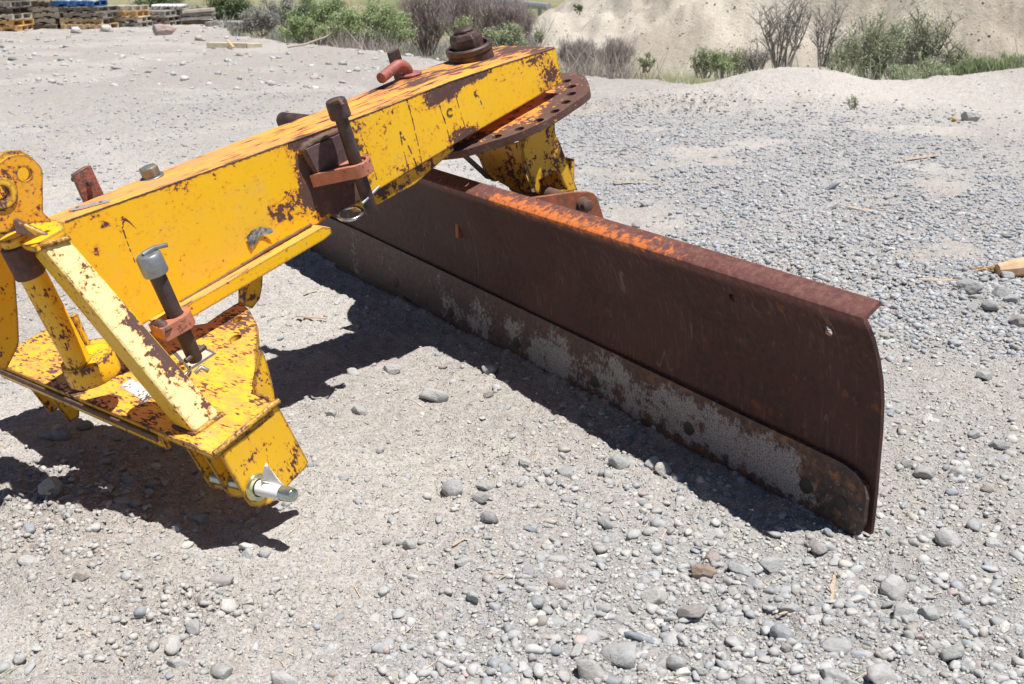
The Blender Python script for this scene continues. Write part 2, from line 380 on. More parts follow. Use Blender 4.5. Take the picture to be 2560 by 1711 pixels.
def rough_zone(x, y):
    """where the surface is churned into clods"""
    q = gauss(x, y, *Z_clod1) * 1.0 + gauss(x, y, *Z_clod2) * .9 + gauss(x, y, 1.35, 10.2, .75, .5) * 2.2 + gauss(x, y, *Z_clod3) * .8
    q = q + .25 * sst(fbm(x * 1.3, y * 1.3, 3, 44), .52, .7)
    return np.clip(q, 0, 2.2)
def zpx(px, py, rx, ry):
    c = ground_at(px, py); e = ground_at(px + rx, py); f = ground_at(px, py - ry)
    return (c[0], c[1], e[0] - c[0], f[1] - c[1])
Z_clod1 = zpx(110, 1280, 330, 130); Z_clod2 = zpx(450, 1530, 280, 90); Z_clod3 = zpx(2000, 700, 300, 60)
Z_g = [zpx(2050, 1560, 760, 260) + (1.75,), zpx(2450, 780, 330, 110) + (1.0,), zpx(1950, 470, 640, 120) + (1.3,), zpx(1680, 300, 360, 48) + (1.4,), zpx(2400, 560, 380, 110) + (1.1,), zpx(2150, 272, 260, 22) + (1.2,), zpx(2250, 330, 300, 60) + (.7,),
       zpx(1100, 1650, 260, 80) + (.55,), zpx(2350, 1100, 260, 200) + (.6,), zpx(300, 300, 560, 110) + (.30,), zpx(500, 1050, 300, 110) + (.35,), zpx(1500, 1220, 300, 130) + (.4,), zpx(700, 250, 260, 30) + (.3,)]
def gravel_zone(x, y):
    g = 0
    for cx, cy, sx, sy, k in Z_g: g = g + k * gauss(x, y, cx, cy, sx, sy)
    nf = fbm(x * 1.5, y * 1.5, 4, 61); nr_ = 1 - sst(y, 2.3, 3.2); g = g * ((1 - nr_) * sst(nf, .20, .54) * 1.2 + nr_ * (.35 + 1.1 * nf)); g = g * (1 - .93 * np.clip(1.5 * gauss(x, y, 3.0, 10.5, 1.6, 1.0), 0, 1)); return np.clip(g + .045 * (y < 9) + .04 * nr_, 0, 1.1)
def along_blade(x, y):
    bb = (x - .822) * -.5616 + (y - 2.116) * .8274; mm = (x - .822) * -.8274 + (y - 2.116) * -.5616
    return sst(bb, .5, 1.2) * (1 - sst(bb, 3.1, 3.3)) * np.exp(-((mm - .012) / .035) ** 2) * fbm(x * 9, y * 9, 3, 333)
def micro(x, y, amp):
    c = rough_zone(x, y); g = gravel_zone(x, y)
    n1 = fbm(x * 9, y * 9, 4, 31); n2 = fbm(x * 34, y * 34, 3, 71); n3 = fbm(x * 2.4, y * 2.4, 3, 51)
    clod = np.maximum(0, 1 - np.abs(2 * fbm(x * 17, y * 17, 3, 91) - 1) * 2.2) ** 1.5
    pit = sst(fbm(x * 26, y * 26, 3, 15), .60, .72)
    cr = np.maximum(0, 1 - np.abs(2 * fbm(x * 11, y * 11, 3, 123) - 1) * 9) * sst(fbm(x * 5, y * 5, 2, 7), .42, .6)
    sc_ = np.abs(2 * fbm(x * 22, y * 26, 3, 205) - 1)
    z = .018 * (n3 - .5) + .014 * (n1 - .5) + .011 * (n2 - .5) - .006 * cr - .007 * np.clip(1 - sc_ * 4, 0, 1) + c * (.022 * clod + .030 * (n1 - .5) - .010 * pit) - .005 * pit * .5 + .004 * g * (n2 - .5)
    return z * amp + .016 * along_blade(x, y)
def height(x, y):
    z, amp, m_, d = land(x, y); return z + micro(np.asarray(x, float), np.asarray(y, float), amp)

# ---------------------------------------------------------------- ground sheet
def rows():
    y = [1.15]
    while y[-1] < 7.5: y.append(y[-1] * 1.0038)
    while y[-1] < 14: y.append(y[-1] * 1.0065)
    while y[-1] < 60: y.append(y[-1] * 1.013)
    while y[-1] < 900: y.append(y[-1] * 1.08)
    return np.array(y)
ry = rows(); NC = 620
tcol = np.linspace(-1, 1, NC)
hw = ry * .70 + .50
GX = tcol[None, :] * hw[:, None]; GY = np.repeat(ry[:, None], NC, 1)
z0, gamp, gm, gd = land(GX, GY)
GZ = z0 + micro(GX, GY, gamp)
# shallow press of the hitch and of the blade foot so that they stand on the soil
nv = GX.size
def grid_faces(nr, nc):
    i = np.arange(nr - 1)[:, None] * nc + np.arange(nc - 1)[None, :]
    return np.stack([i, i + 1, i + nc + 1, i + nc], -1).reshape(-1, 4)
def np_mesh(name, V, Fc, mat, col=None, smooth_=True):
    me = bpy.data.meshes.new(name); k = Fc.shape[1]
    me.vertices.add(len(V)); me.vertices.foreach_set('co', V.astype(np.float32).ravel())
    me.loops.add(Fc.size); me.loops.foreach_set('vertex_index', Fc.astype(np.int32).ravel())
    me.polygons.add(len(Fc)); me.polygons.foreach_set('loop_start', np.arange(0, Fc.size, k, dtype=np.int32))
    me.polygons.foreach_set('loop_total', np.full(len(Fc), k, dtype=np.int32))
    if smooth_: me.polygons.foreach_set('use_smooth', np.ones(len(Fc), dtype=bool))
    me.materials.append(mat); me.update(calc_edges=True); me.validate()
    if col is not None:
        a = me.attributes.new('tint', 'FLOAT_COLOR', 'POINT'); a.data.foreach_set('color', np.c_[col, np.ones(len(col))].astype(np.float32).ravel())
    return me
SOIL = np.array([.470, .450, .425]); SOIL_D = np.array([.38, .335, .295]); GREY = np.array([.39, .39, .395]); PALE = np.array([.56, .54, .51])
FIELD = np.array([.20, .22, .10]); FIELD2 = np.array([.30, .27, .17]); MOUND = np.array([.62, .575, .50]); MOUND2 = np.array([.47, .425, .36])
def tint(x, y, m_, d):
    def mixc(c, k, t): return c + (k - c) * t[..., None]
    c = np.broadcast_to(SOIL, x.shape + (3,)).copy()
    c = mixc(c, PALE, .8 * sst(fbm(x * .9, y * .9, 3, 2), .5, .66)); c = mixc(c, SOIL_D, np.clip(rough_zone(x, y), 0, 1) * .45)
    c = mixc(c, GREY, np.clip(gravel_zone(x, y), 0, 1) * .80)
    c = mixc(c, PALE * 1.04, np.clip(1.6 * gauss(x, y, 2.9, 10.3, 1.5, 1.3) + gauss(x, y, *zpx(60, 1600, 240, 90)) * .8, 0, 1) * (1 - np.clip(gravel_zone(x, y), 0, .6)))
    f = fbm(x * .12, y * .25, 4, 77); fc = FIELD + (FIELD2 - FIELD) * sst(f, .42, .6)[..., None]
    fc = fc + (np.array([.36, .31, .23]) - fc) * (sst(fbm(x * .5, y * .5, 3, 14), .5, .62) * (1 - sst(y, 40, 60)))[..., None]
    c = c + (fc - c) * np.clip(d, 0, 1)[..., None]
    mc = MOUND + (MOUND2 - MOUND) * sst(fbm(x * .5, y * .5, 4, 9), .42, .62)[..., None]
    c = c + (mc - c) * sst(m_, .0, .25)[..., None]
    return c
GC = tint(GX, GY, gm, gd)

def ground_mat():
    s = NT('dry_soil'); v = s.co(); at = s.N('Attribute'); at.attribute_name = 'tint'; base = at.outputs['Color']
    sp = s.voro(v, 120); sc_ = s.voro(v, 120, out='Color'); d = s.sep(sc_); s2 = s.sep(s.voro(v, 260, out='Color'))
    peb = s.mix(d[0], (.20, .20, .21), (.60, .57, .54))
    c = s.mix(s.ss(s.noise(v, 30, 5, .65), .35, .7, 0, .65), base, s.mix(1., base, (.76, .72, .68), 'MULTIPLY'))
    c = s.mix(.55, c, s.mix(1., c, s.mix(s2[0], (.62, .63, .66), (1.30, 1.20, 1.12)), 'MULTIPLY'))
    c = s.mix(s.m_('MULTIPLY', s.ss(sp, .28, .42, 1, 0), s.ss(d[1], .62, .66, 0, .7)), c, peb)
    c = s.mix(s.ss(s.noise(v, 300, 3, .6), .60, .72, 0, .6), c, (.64, .60, .55))
    c = s.mix(s.ss(s.noise(v, 170, 4, .7), .60, .70, 0, .55), c, s.mix(1., base, (.45, .41, .38), 'MULTIPLY'))
    c = s.mix(s.ss(s.noise(v, 3.0, 5, .7), .3, .75, 0, .35), c, s.mix(1., c, (1.12, 1.08, 1.02), 'MULTIPLY'))
    c = s.mix(s.ss(s.noise(v, 4.5, 6, .8), .58, .70, 0, .45), c, s.mix(1., c, (.70, .68, .66), 'MULTIPLY'))
    s.set(Base_Color=c, Roughness=.95); s.b.inputs['Specular IOR Level'].default_value = .15
    h = s.m_('ADD', s.m_('MULTIPLY', s.noise(v, 75, 6, .72), 1.0), s.m_('MULTIPLY', s.ss(sp, .1, .5, 1, 0), .35))
    cr = s.voro(s.map(v, (1, 1, 1)), 22, 'DISTANCE_TO_EDGE'); h = s.m_('ADD', h, s.m_('MULTIPLY', s.ss(cr, 0, .03), .10))
    n1 = s.bump(h, 1.0, .010)
    h2 = s.m_('ADD', s.noise(v, 7, 6, .75), s.m_('MULTIPLY', s.noise(v, 2.2, 5, .65), 1.4))
    far = s.N('SeparateXYZ'); s.L(v, far.inputs[0])
    n2 = s.N('Bump'); s.L(h2, n2.inputs['Height']); s.L(s.ss(far.outputs[1], 5, 14, .1, .55), n2.inputs['Strength']); n2.inputs['Distance'].default_value = .14; s.L(n1, n2.inputs['Normal'])
    s.set(Normal=n2.outputs[0]); return s.m
M_ground = ground_mat()
V = np.stack([GX, GY, GZ], -1).reshape(-1, 3)
ground = link('ground', np_mesh('ground', V, grid_faces(len(ry), NC), M_ground, GC.reshape(-1, 3)))
tag(ground, 'dry pale stony yard of dust and gravel', kind='structure')
# the land round about, out to the horizon, a little below the detailed sheet
R = np.array([0, 2, 5, 10, 20, 40, 90, 200, 500, 1500]); TH = np.linspace(0, 2 * math.pi, 73)[:-1]
vv = np.array([(r * math.cos(t), 1.2 + r * math.sin(t), (-.06 if r < 12 else -1.35)) for r in R for t in TH])
ff = np.array([(i * 72 + j, (i + 1) * 72 + j, (i + 1) * 72 + (j + 1) % 72, i * 72 + (j + 1) % 72) for i in range(len(R) - 1) for j in range(72)])
tc = np.where((vv[:, 2] > -1)[:, None], SOIL, FIELD2)
vv[:, 2] -= .02
M_terr = M_ground
tag(link('terrain', np_mesh('terrain', vv, ff, M_terr, tc)), 'flat dusty land round the yard', kind='structure')

# ---------------------------------------------------------------- stones
def stone_mat(name, random_info=True):
    s = NT(name); v = s.co()
    if random_info:
        oi = s.N('ObjectInfo'); base = oi.outputs['Color']
    else:
        at = s.N('Attribute'); at.attribute_name = 'tint'; base = at.outputs['Color']
    k = 1.0 if random_info else 90
    n1 = s.noise(v, 3 * k if random_info else 60, 6, .7); n2 = s.noise(v, 14 * k if random_info else 220, 4, .7)
    c = s.mix(s.ss(n1, .35, .7), base, s.mix(1., base, (.80, .79, .78), 'MULTIPLY'))
    c = s.mix(s.ss(n2, .55, .75, 0, .45), c, s.mix(1., base, (1.18, 1.16, 1.12), 'MULTIPLY'))
    g = s.N('NewGeometry'); up = s.sep(g.outputs['Normal'])[2]
    c = s.mix(s.m_('MULTIPLY', s.ss(s.noise(v, 1.7 * k if random_info else 40, 4, .6), .42, .7), s.ss(up, .2, .9, 0, .35)), c, tuple(SOIL * 1.08))
    s.set(Base_Color=c, Roughness=.9); s.b.inputs['Specular IOR Level'].default_value = .2
    s.set(Normal=s.bump(s.m_('ADD', n1, s.m_('MULTIPLY', n2, .5)), .45, .08 if random_info else .003)); return s.m
M_stone = stone_mat('river_stone'); M_gravel = stone_mat('loose_gravel', False)
def ico(sub, seed, lump=.28, flat=0, ang=.0, cut=(.50, .86)):
    bm = bmesh.new(); bmesh.ops.create_icosphere(bm, subdivisions=sub, radius=1)
    off = Vector((seed * 3.7, seed * 1.3, seed * 5.1)); rs = random.Random(seed)
    planes = [(Vector((rs.gauss(0, 1), rs.gauss(0, 1), rs.gauss(0, .8))).normalized(), rs.uniform(*cut)) for _ in range(int(6 * ang))]
    for v in bm.verts:
        p = v.co.copy(); r = 1 + lump * mnoise.noise(p * .9 + off) + lump * .55 * mnoise.noise(p * 2.1 + off) + (.10 if sub > 2 else 0) * mnoise.noise(p * 4.5 + off) + (.05 if sub > 2 else 0) * mnoise.noise(p * 10 + off)
        q = p * r
        for n_, d_ in planes:
            e = q.dot(n_) - d_
            if e > 0: q -= n_ * e * .93
        v.co = q
    bm.verts.ensure_lookup_table()
    V = np.array([v.co[:] for v in bm.verts]); Fc = np.array([[x.index for x in f.verts] for f in bm.faces]); bm.free()
    return V, Fc
def stone_cols(n, bluish=.5):
    pal = .98 * np.array([[.385, .39, .395], [.42, .42, .415], [.46, .455, .445], [.32, .335, .355], [.50, .48, .45], [.36, .33, .315], [.42, .385, .34], [.42, .35, .33], [.62, .60, .56], [.33, .37, .36]])
    pr = np.array([.24, .28, .22, .06, .08, .04, .05, .015, .015, .005]); pr /= pr.sum()
    return pal[rng.choice(len(pal), n, p=pr)] * rng.uniform(.82, 1.14, (n, 1))
def scatter(name, xy, size, sub, colr, mat, sink=.3, flat=(.32, .68), ang=1.2, ntemp=16, lump=.3, smooth_=True):
    T = [ico(sub, i + 1, lump, ang=ang * rng.uniform(.8, 2.2)) for i in range(ntemp)]
    n = len(xy); ti = rng.integers(0, ntemp, n); Vt = np.stack([t[0] for t in T]); nvv = Vt.shape[1]; Fc = T[0][1]
    P = Vt[ti]; sx = rng.uniform(.75, 1.15, n); sy = rng.uniform(.55, 1.0, n); sz = rng.uniform(*flat, n)
    P = P * np.stack([sx, sy, sz], -1)[:, None, :]
    tl = rng.normal(0, .28, n); c, s_ = np.cos(tl), np.sin(tl); y, z = P[..., 1] * c[:, None] - P[..., 2] * s_[:, None], P[..., 1] * s_[:, None] + P[..., 2] * c[:, None]
    x = P[..., 0]; a = rng.uniform(0, 6.28, n); ca, sa = np.cos(a)[:, None], np.sin(a)[:, None]
    X = (x * ca - y * sa) * size[:, None]; Y = (x * sa + y * ca) * size[:, None]; Z = z * size[:, None]
    gz = height(xy[:, 0], xy[:, 1]) + size * sz * (1 - 2 * sink) * .6
    W_ = np.stack([X + xy[:, 0:1], Y + xy[:, 1:2], Z + gz[:, None]], -1).reshape(-1, 3)
    F_ = (Fc[None] + (np.arange(n) * nvv)[:, None, None]).reshape(-1, 3)
    return np_mesh(name, W_, F_, mat, np.repeat(colr, nvv, 0), smooth_)
def sample(n, y0, y1, dens, pw=1.0):
    """points over the visible fan, thinned by a density"""
    out = []; tot = 0
    while tot < n:
        y = y0 * (y1 / y0) ** (rng.random(n * 2) ** pw); t = rng.uniform(-1, 1, n * 2); x = t * (y * .56 + .2)
        k = rng.random(n * 2) < dens(x, y); out.append(np.c_[x[k], y[k]]); tot += k.sum()
    return np.concatenate(out)[:n]
gz_ = lambda x, y: np.clip(gravel_zone(x, y), 0, 1)
xy = sample(24000, 1.35, 4.6, lambda x, y: .16 + .84 * gz_(x, y) + .15 * rough_zone(x, y), .85)
sz = .0026 + .0062 * rng.random(len(xy)) ** 2.4; sz *= (1 + .15 * (xy[:, 1] - 1.4))
parts = [('grit', xy, sz, 1)]
xy2 = sample(8500, 1.35, 5.2, lambda x, y: .03 + .97 * gz_(x, y) ** 1.5 + .05 * rough_zone(x, y), .95)
sz2 = .005 + .016 * rng.random(len(xy2)) ** 3.0
xy3 = sample(36000, 3.3, 12, lambda x, y: (.015 + .985 * gz_(x, y) ** 1.7) * (y < np.interp(x, ex, ey)), .8)
sz3 = .006 + .020 * rng.random(len(xy3)) ** 3.5
for nm, p_, s_, sub, lab in (('grit', xy, sz, 1, 'fine grit scattered over the soil'), ('gravel', xy2, sz2, 2, 'loose grey gravel pressed in the soil'), ('far_gravel', xy3, sz3, 1, 'grey gravel spread behind the grader blade')):
    o = link(nm, scatter(nm, p_, s_, sub, (stone_cols(len(p_)) if sub == 2 else stone_cols(len(p_)) * np.array([.95, .98, 1.04]) if nm == 'far_gravel' else np.where(rng.random((len(p_), 1)) < (.35 if nm == 'grit' else .75), stone_cols(len(p_)), SOIL * rng.uniform(.85, 1.15, (len(p_), 1)))), M_gravel, sink=.46 if sub == 2 else .35, smooth_=False)); tag(o, lab, kind='stuff')
# far cobbles by the pallets and on the terrace edge
xyf = sample(900, 12, 30, lambda x, y: .6 * (y < np.interp(x, ex, ey) + .5) * (x < 1)); szf = .02 + .06 * rng.random(900) ** 3
o = link('far_cobbles', scatter('far_cobbles', xyf, szf, 2, stone_cols(900) * 1.1, M_gravel, sink=.3)); tag(o, 'small cobbles scattered towards the pallets', kind='stuff')
# clods of dry earth in the churned patches
xyc = sample(6000, 1.4, 12, lambda x, y: np.clip(rough_zone(x, y) - .15, 0, 1)); szc = (.003 + .012 * rng.random(6000) ** 3) * (1 + .10 * xyc[:, 1])
o = link('clods', scatter('clods', xyc, szc, 1, np.tile(SOIL * .95, (6000, 1)) * rng.uniform(.85, 1.12, (6000, 1)), M_gravel, sink=.45, lump=1.1, ang=2, smooth_=False)); tag(o, 'crumbled clods of dry earth', kind='stuff')

xym = sample(3500, 14, 40, lambda x, y: (land(x, y)[2] > .3) * (x > -1)); szm = .018 + .05 * rng.random(3500) ** 3
tag(link('mound_rubble', scatter('mound_rubble', xym, szm, 1, np.tile(MOUND * .80, (3500, 1)) * rng.uniform(.7, 1.15, (3500, 1)), M_gravel, sink=.4, lump=.9, ang=2, smooth_=False)), 'clods and small stones lying on the slope of the mound', kind='stuff')
ST = []
for i in range(24):
    Vs, Fs = ico(4 if i < 10 else 3, 50 + i, .34 if i % 2 else .24, ang=[.5, 1.4, 2.2, 3.0][i % 4])
    me = mkmesh('stone', Vs, Fs.tolist(), M_stone, True); ST.append(me)
def put_stone(x, y, s_, asp=(1, .75, .6), col=(.4, .4, .4), rotz=None, parent=ground, me=None, sink=.25, name='stone', tilt=.2):
    o = bpy.data.objects.new(name, me or random.choice(ST)); COL.objects.link(o); o.parent = parent
    z = float(height(np.array([x]), np.array([y]))[0])
    o.location = (x, y, z + s_ * asp[2] * (1 - 2 * sink) * .8 + .002)
    o.rotation_euler = (random.gauss(0, tilt), random.gauss(0, tilt), random.uniform(0, 6.28) if rotz is None else rotz)
    o.scale = (s_ * asp[0], s_ * asp[1], s_ * asp[2]); o.color = (*col, 1)
    o['_w'] = [0.] * 16
    return o
# stones the photograph shows singly: (px, py, width px, aspect, height ratio, colour)
G1, G2, G3, BL, PK, WH, BR = (.44, .44, .43), (.50, .49, .475), (.37, .37, .37), (.30, .33, .36), (.46, .41, .39), (.60, .58, .54), (.36, .275, .21)
SP = [(1085, 985, 68, .7, .75, G2), (1137, 1218, 60, .9, .9, G1), (1222, 1303, 44, .9, .95, (.33, .31, .31)), (1212, 1215, 48, .7, .55, G1), (1200, 1245, 54, .55, .6, G3),
      (1410, 1010, 32, .9, .8, G2), (1550, 1155, 55, .8, .8, G1), (1635, 1153, 50, .8, .75, G1), (1658, 1172, 44, .85, .95, (.52, .49, .45)), (1413, 1170, 56, .8, .7, G3), (1572, 1072, 44, .8, .7, G3),
      (1158, 1415, 60, .5, .5, G2), (562, 1452, 66, .55, .6, (.42, .39, .375)), (549, 1478, 42, .6, .6, G2), (205, 1462, 54, .65, .6, (.42, .37, .33)), (900, 1022, 44, .8, .7, G1), (1025, 1365, 36, .9, .9, G1),
      (1755, 1418, 84, .6, .55, BR), (1480, 1672, 100, .6, .7, (.46, .44, .42)), (2200, 1685, 86, .8, .8, G2), (1955, 1575, 62, .85, .9, (.36, .37, .385)), (2230, 1462, 84, .9, .9, G2), (1690, 1640, 90, .5, .55, G1),
      (1600, 1585, 84, .3, .3, BL), (1665, 1635, 60, .6, .6, G1), (1560, 1622, 100, .9, .6, G1), (2310, 1183, 50, .8, .8, G1), (2395, 1178, 64, .75, .85, G2), (2270, 1155, 60, .6, .6, G3), (2370, 1345, 60, .9, .8, G2),
      (2500, 1105, 74, .5, .5, G3), (1935, 1410, 70, .8, .6, G1), (2320, 1540, 56, .8, .8, G1), (2250, 1530, 64, .8, .8, G1), (2380, 1640, 60, .7, .8, G1), (2080, 1690, 66, .7, .7, G1), (1325, 1330, 36, .7, .6, BL),
      (1320, 1450, 48, .8, .8, (.38, .36, .38)), (2075, 470, 64, .4, .3, (.36, .38, .42)), (2070, 520, 70, .45, .3, G2), (2250, 505, 40, .5, .4, G1), (1920, 610, 36, .5, .4, G2), (1615, 512, 40, .6, .6, G1),
      (1230, 925, 44, .7, .6, G2), (980, 915, 50, .7, .6, G2), (885, 925, 46, .9, .6, G2), (150, 1075, 54, .7, .8, G3), (125, 1075, 46, .8, .8, G3), (210, 1050, 52, .6, .7, (.36, .33, .31)), (324, 1203, 60, .6, .6, G3),
      (380, 1205, 46, .8, .7, G3), (270, 1220, 50, .5, .5, G1), (360, 1105, 30, .8, .8, G1), (310, 1262, 44, .8, .7, G3), (340, 1262, 36, .8, .8, G3), (130, 1235, 56, .9, .8, G1), (167, 1248, 50, .7, .6, G1),
      (75, 1413, 60, .8, .5, G2), (490, 1580, 46, .9, .9, G1), (1000, 1355, 30, .7, .8, G1), (1395, 1400, 64, .5, .3, G2), (500, 1290, 40, .8, .8, G3), (445, 1313, 36, .8, .7, G2), (620, 1378, 46, .8, .7, G2),
      (970, 1600, 44, 1.1, .8, G1), (720, 1700, 90, .6, .6, G2), (560, 1690, 60, .7, .6, G1), (450, 1665, 60, .6, .6, G2), (1750, 1660, 44, .6, .5, G1), (2070, 1325, 40, .7, .6, BL), (860, 1195, 36, .7, .6, G1),
      (1310, 1165, 36, .8, .7, G2), (2460, 930, 40, .7, .6, G1), (2440, 740, 46, .7, .6, G1), (2500, 730, 50, .8, .8, G1), (2470, 765, 52, .8, .8, G3), (2530, 745, 54, .8, .8, G1), (2430, 765, 46, .7, .8, G3),
      (2520, 690, 40, .7, .6, G2), (2545, 800, 60, .8, .7, PK), (2420, 720, 60, .6, .7, G3), (2395, 700, 40, .6, .6, G3), (1975, 1520, 50, .6, .6, G1), (1390, 1560, 56, .6, .5, G1)]
used = []
for px, py, wpx, asp, hr, c in SP:
    p = ground_at(px, py + wpx * hr * .3); s_ = wpx / (FPX / (p[1] * math.cos(PITCH) + CAM_H * math.sin(PITCH))) / 2 * 1.04
    put_stone(p[0], p[1], s_, (1, asp, hr), c, rotz=random.uniform(-.5, .5), sink=random.uniform(.25, .5)); used.append((p[0], p[1], s_))
n_more = 300 - len(SP) - 2
cand = sample(6000, 1.4, 5.6, lambda x, y: .04 + .96 * gz_(x, y), .75); k = 0
for x, y in cand:
    if k >= n_more: break
    s_ = (.011 + .021 * random.random() ** 2.4) * (1 + .10 * (y - 1.4))
    if any((x - a) ** 2 + (y - b) ** 2 < ((s_ + c) * 1.0) ** 2 for a, b, c in used): continue
    d_ = FD; q = np.array([x, y, 0]) - FD.o; bb, mm = q @ FD.ax[0], q @ FD.ax[1]
    if -.05 < bb < 3.2 and -.08 < mm < .06: continue
    put_stone(x, y, s_, (1, random.uniform(.6, .95), random.uniform(.45, .85)), tuple(stone_cols(1)[0] * 1.12), sink=random.uniform(.3, .62)); used.append((x, y, s_)); k += 1

M_wood = plain('split_wood', (.50, .40, .29), .8, 0, .2, 30, .3); M_woodg = plain('grey_weathered_wood', (.42, .39, .35), .85, 0, .2, 20, .3)
def chip_mesh(i):
    rs = random.Random(i); L = 1; v = []
    n = 4
    for k_ in range(n + 1):
        t = k_ / n; wv = .09 * (1 - .7 * abs(t - .4)) * rs.uniform(.6, 1.1); b = .06 * math.sin(t * 3) * rs.uniform(-1, 1)
        v += [(t - .5, b - wv, 0), (t - .5, b + wv, 0), (t - .5, b + wv * .7, .05), (t - .5, b - wv * .7, .05)]
    f = []
    for k_ in range(n):
        for j in range(4): f.append((k_ * 4 + j, k_ * 4 + (j + 1) % 4, k_ * 4 + 4 + (j + 1) % 4, k_ * 4 + 4 + j))
    f += [(0, 1, 2, 3), (n * 4, n * 4 + 1, n * 4 + 2, n * 4 + 3)]
    me = mkmesh('wood_chip', v, f, M_wood); fixn(me); return me
CH = [chip_mesh(i) for i in range(5)]
chips = [(780, 802, 80, 160, .012), (775, 730, 30, 40, 0), (2170, 530, 60, -60, 0), (2350, 712, 110, 0, 0), (1590, 462, 110, 12, 0), (2290, 402, 120, 15, 0), (1970, 1532, 60, 25, 0), (2080, 1480, 50, 70, 0), (1235, 1452, 60, -8, 0), (1262, 1465, 30, 30, 0),
         (2180, 497, 30, 25, 0), (2010, 1315, 0, 0, 0), (1150, 1375, 40, 50, 0), (305, 1645, 36, -60, 0), (690, 790, 40, 10, 0), (1990, 520, 30, -10, 0), (2290, 640, 30, -8, 0), (1500, 1600, 30, 10, 0), (2480, 770, 50, -40, 0), (2020, 560, 24, -5, 0),
         (620, 1520, 26, 20, 0), (820, 1600, 24, 10, 0), (2300, 1070, 26, -12, 0), (1680, 1720, 30, 20, 0), (2200, 520, 50, 5, 0)]
for i, (px, py, wpx, deg, dz) in enumerate(chips):
    if not wpx: continue
    p = ground_at(px, py); L_ = wpx * (p[1] / FPX) * 1.05 / max(.45, abs(math.cos(math.radians(deg))))
    o = bpy.data.objects.new('wood_chip', CH[i % 5]); COL.objects.link(o); o.parent = ground
    o.location = (p[0], p[1], float(height(np.array([p[0]]), np.array([p[1]]))[0]) + .004 + dz); o.rotation_euler = (random.gauss(0, .1), random.gauss(0, .06), math.radians(deg)); o.scale = (L_, L_ * .9, L_ * .6)
# dry straws, too many to count
vs_, fs_ = [], []
for x, y in sample(260, 1.4, 6, lambda x, y: .5 + 0 * x):
    a = random.uniform(0, 3.14); L_ = random.uniform(.008, .03); z = float(height(np.array([x]), np.array([y]))[0]) + .003; d = Vector((math.cos(a), math.sin(a), random.uniform(-.1, .2))) * L_; q = Vector((-math.sin(a), math.cos(a), 0)) * .0009
    b = len(vs_); p = Vector((x, y, z)); vs_ += [p - d - q, p - d + q, p + d + q, p + d - q]; fs_.append((b, b + 1, b + 2, b + 3))
tag(link('straw_bits', mkmesh('straw_bits', vs_, fs_, plain('straw', (.62, .50, .30), .8))), 'bits of dry straw and splinters on the soil', kind='stuff')

# ================================================================ the grader blade
G = empty('grader_blade', 'yellow rusty rear grader blade resting on the gravel yard, detached from its tractor', 'grader blade', (-.45, 2.9, 0))
# ---- boom
st = [(-1.42, .139, -.182, -.015), (-1.14, .1053, -.181, .045), (-.852, .0725, -.181, .085), (-.5326, .0354, -.183, .112), (-.16, .0024, -.178, .150), (.08, -.030, -.178, .176), (.2855, -.0585, -.1775, .178)]
vb = []; fb = []
for x, zt, zb, yf in st: xb = max(x, -1.365); vb += [(xb, -.09, zb), (xb, yf, zb), (x, yf, zt), (x, -.09, zt)]
for i in range(len(st) - 1):
    for j in range(4): fb.append((i * 4 + j, i * 4 + (j + 1) % 4, i * 4 + 4 + (j + 1) % 4, i * 4 + 4 + j))
n_ = (len(st) - 1) * 4; fb += [(0, 1, 2, 3), (n_, n_ + 1, n_ + 2, n_ + 3)]
me = mkmesh('boom', vb, fb, [M_side, M_top]); fixn(me); top_slots(me)
boom = link('boom', me, G, FB); bevel(boom, .0035, 2); smooth(boom, 50)
# side flange along the foot of the boom
prism('side_flange', FB, [(-1.30, -.1775), (-.775, -.1775), (-.750, -.192), (-.752, -.208), (-.785, -.214), (-1.30, -.214)], 1, -.127, -.085, [M_side, M_top], G, bw=.003, tops=True)
# tongue under the rear part of the boom
prism('tongue_plate', FB, [(-.62, -.186), (-.22, -.182), (-.22, -.200), (-.40, -.232), (-.60, -.226), (-.64, -.205)], 1, -.075, -.05, M_yoke, G)
lug = FB.pl([(600, 700), (648, 684), (646, 715), (640, 745), (621, 769), (600, 760)], 1, .02)
prism('tongue_lug', FB, lug, 1, .0, .03, M_yoke, G, bw=.004)
# nameplate, sticker scrap, stencilled letter
def top_z(x): return float(np.interp(x, [s_[0] for s_ in st], [s_[1] for s_ in st]))
def on_top(px, py):
    """point of the sloping top face of the boom on the sight line"""
    x = -1.
    for _ in range(30): p = FB.pt(px, py, 2, top_z(x)); x = .5 * x + .5 * p[0]
    return p
a0, a1 = on_top(184, 527), on_top(268, 505)
zc = lambda x: top_z(x) + .0015
prism_pts = [(a0[0], a0[1] - .012), (a1[0], a1[1] - .014), (a1[0] + .01, a1[1] + .002), (a1[0], a1[1] + .014), (a0[0] + .01, a0[1] + .016), (a0[0] - .01, a0[1] + .004)]
vv_ = [(x, y, zc(x)) for x, y in prism_pts] + [(x, y, zc(x) + .002) for x, y in prism_pts]
me = mkmesh('nameplate', vv_, [tuple(range(6)), tuple(range(11, 5, -1))] + [(i, (i + 1) % 6, 6 + (i + 1) % 6, 6 + i) for i in range(6)], M_plateal); fixn(me)
np_ = link('nameplate', me, G, FB)
for q in (a0, a1):
    x_ = q[0] + (.012 if q is a0 else -.014)
    lathe('rivet', FB, (x_, q[1] + .001, zc(x_) + .001), [(.0045, 0), (.0045, .003), (.002, .0045)], M_bolt, np_, 12, bw=0)
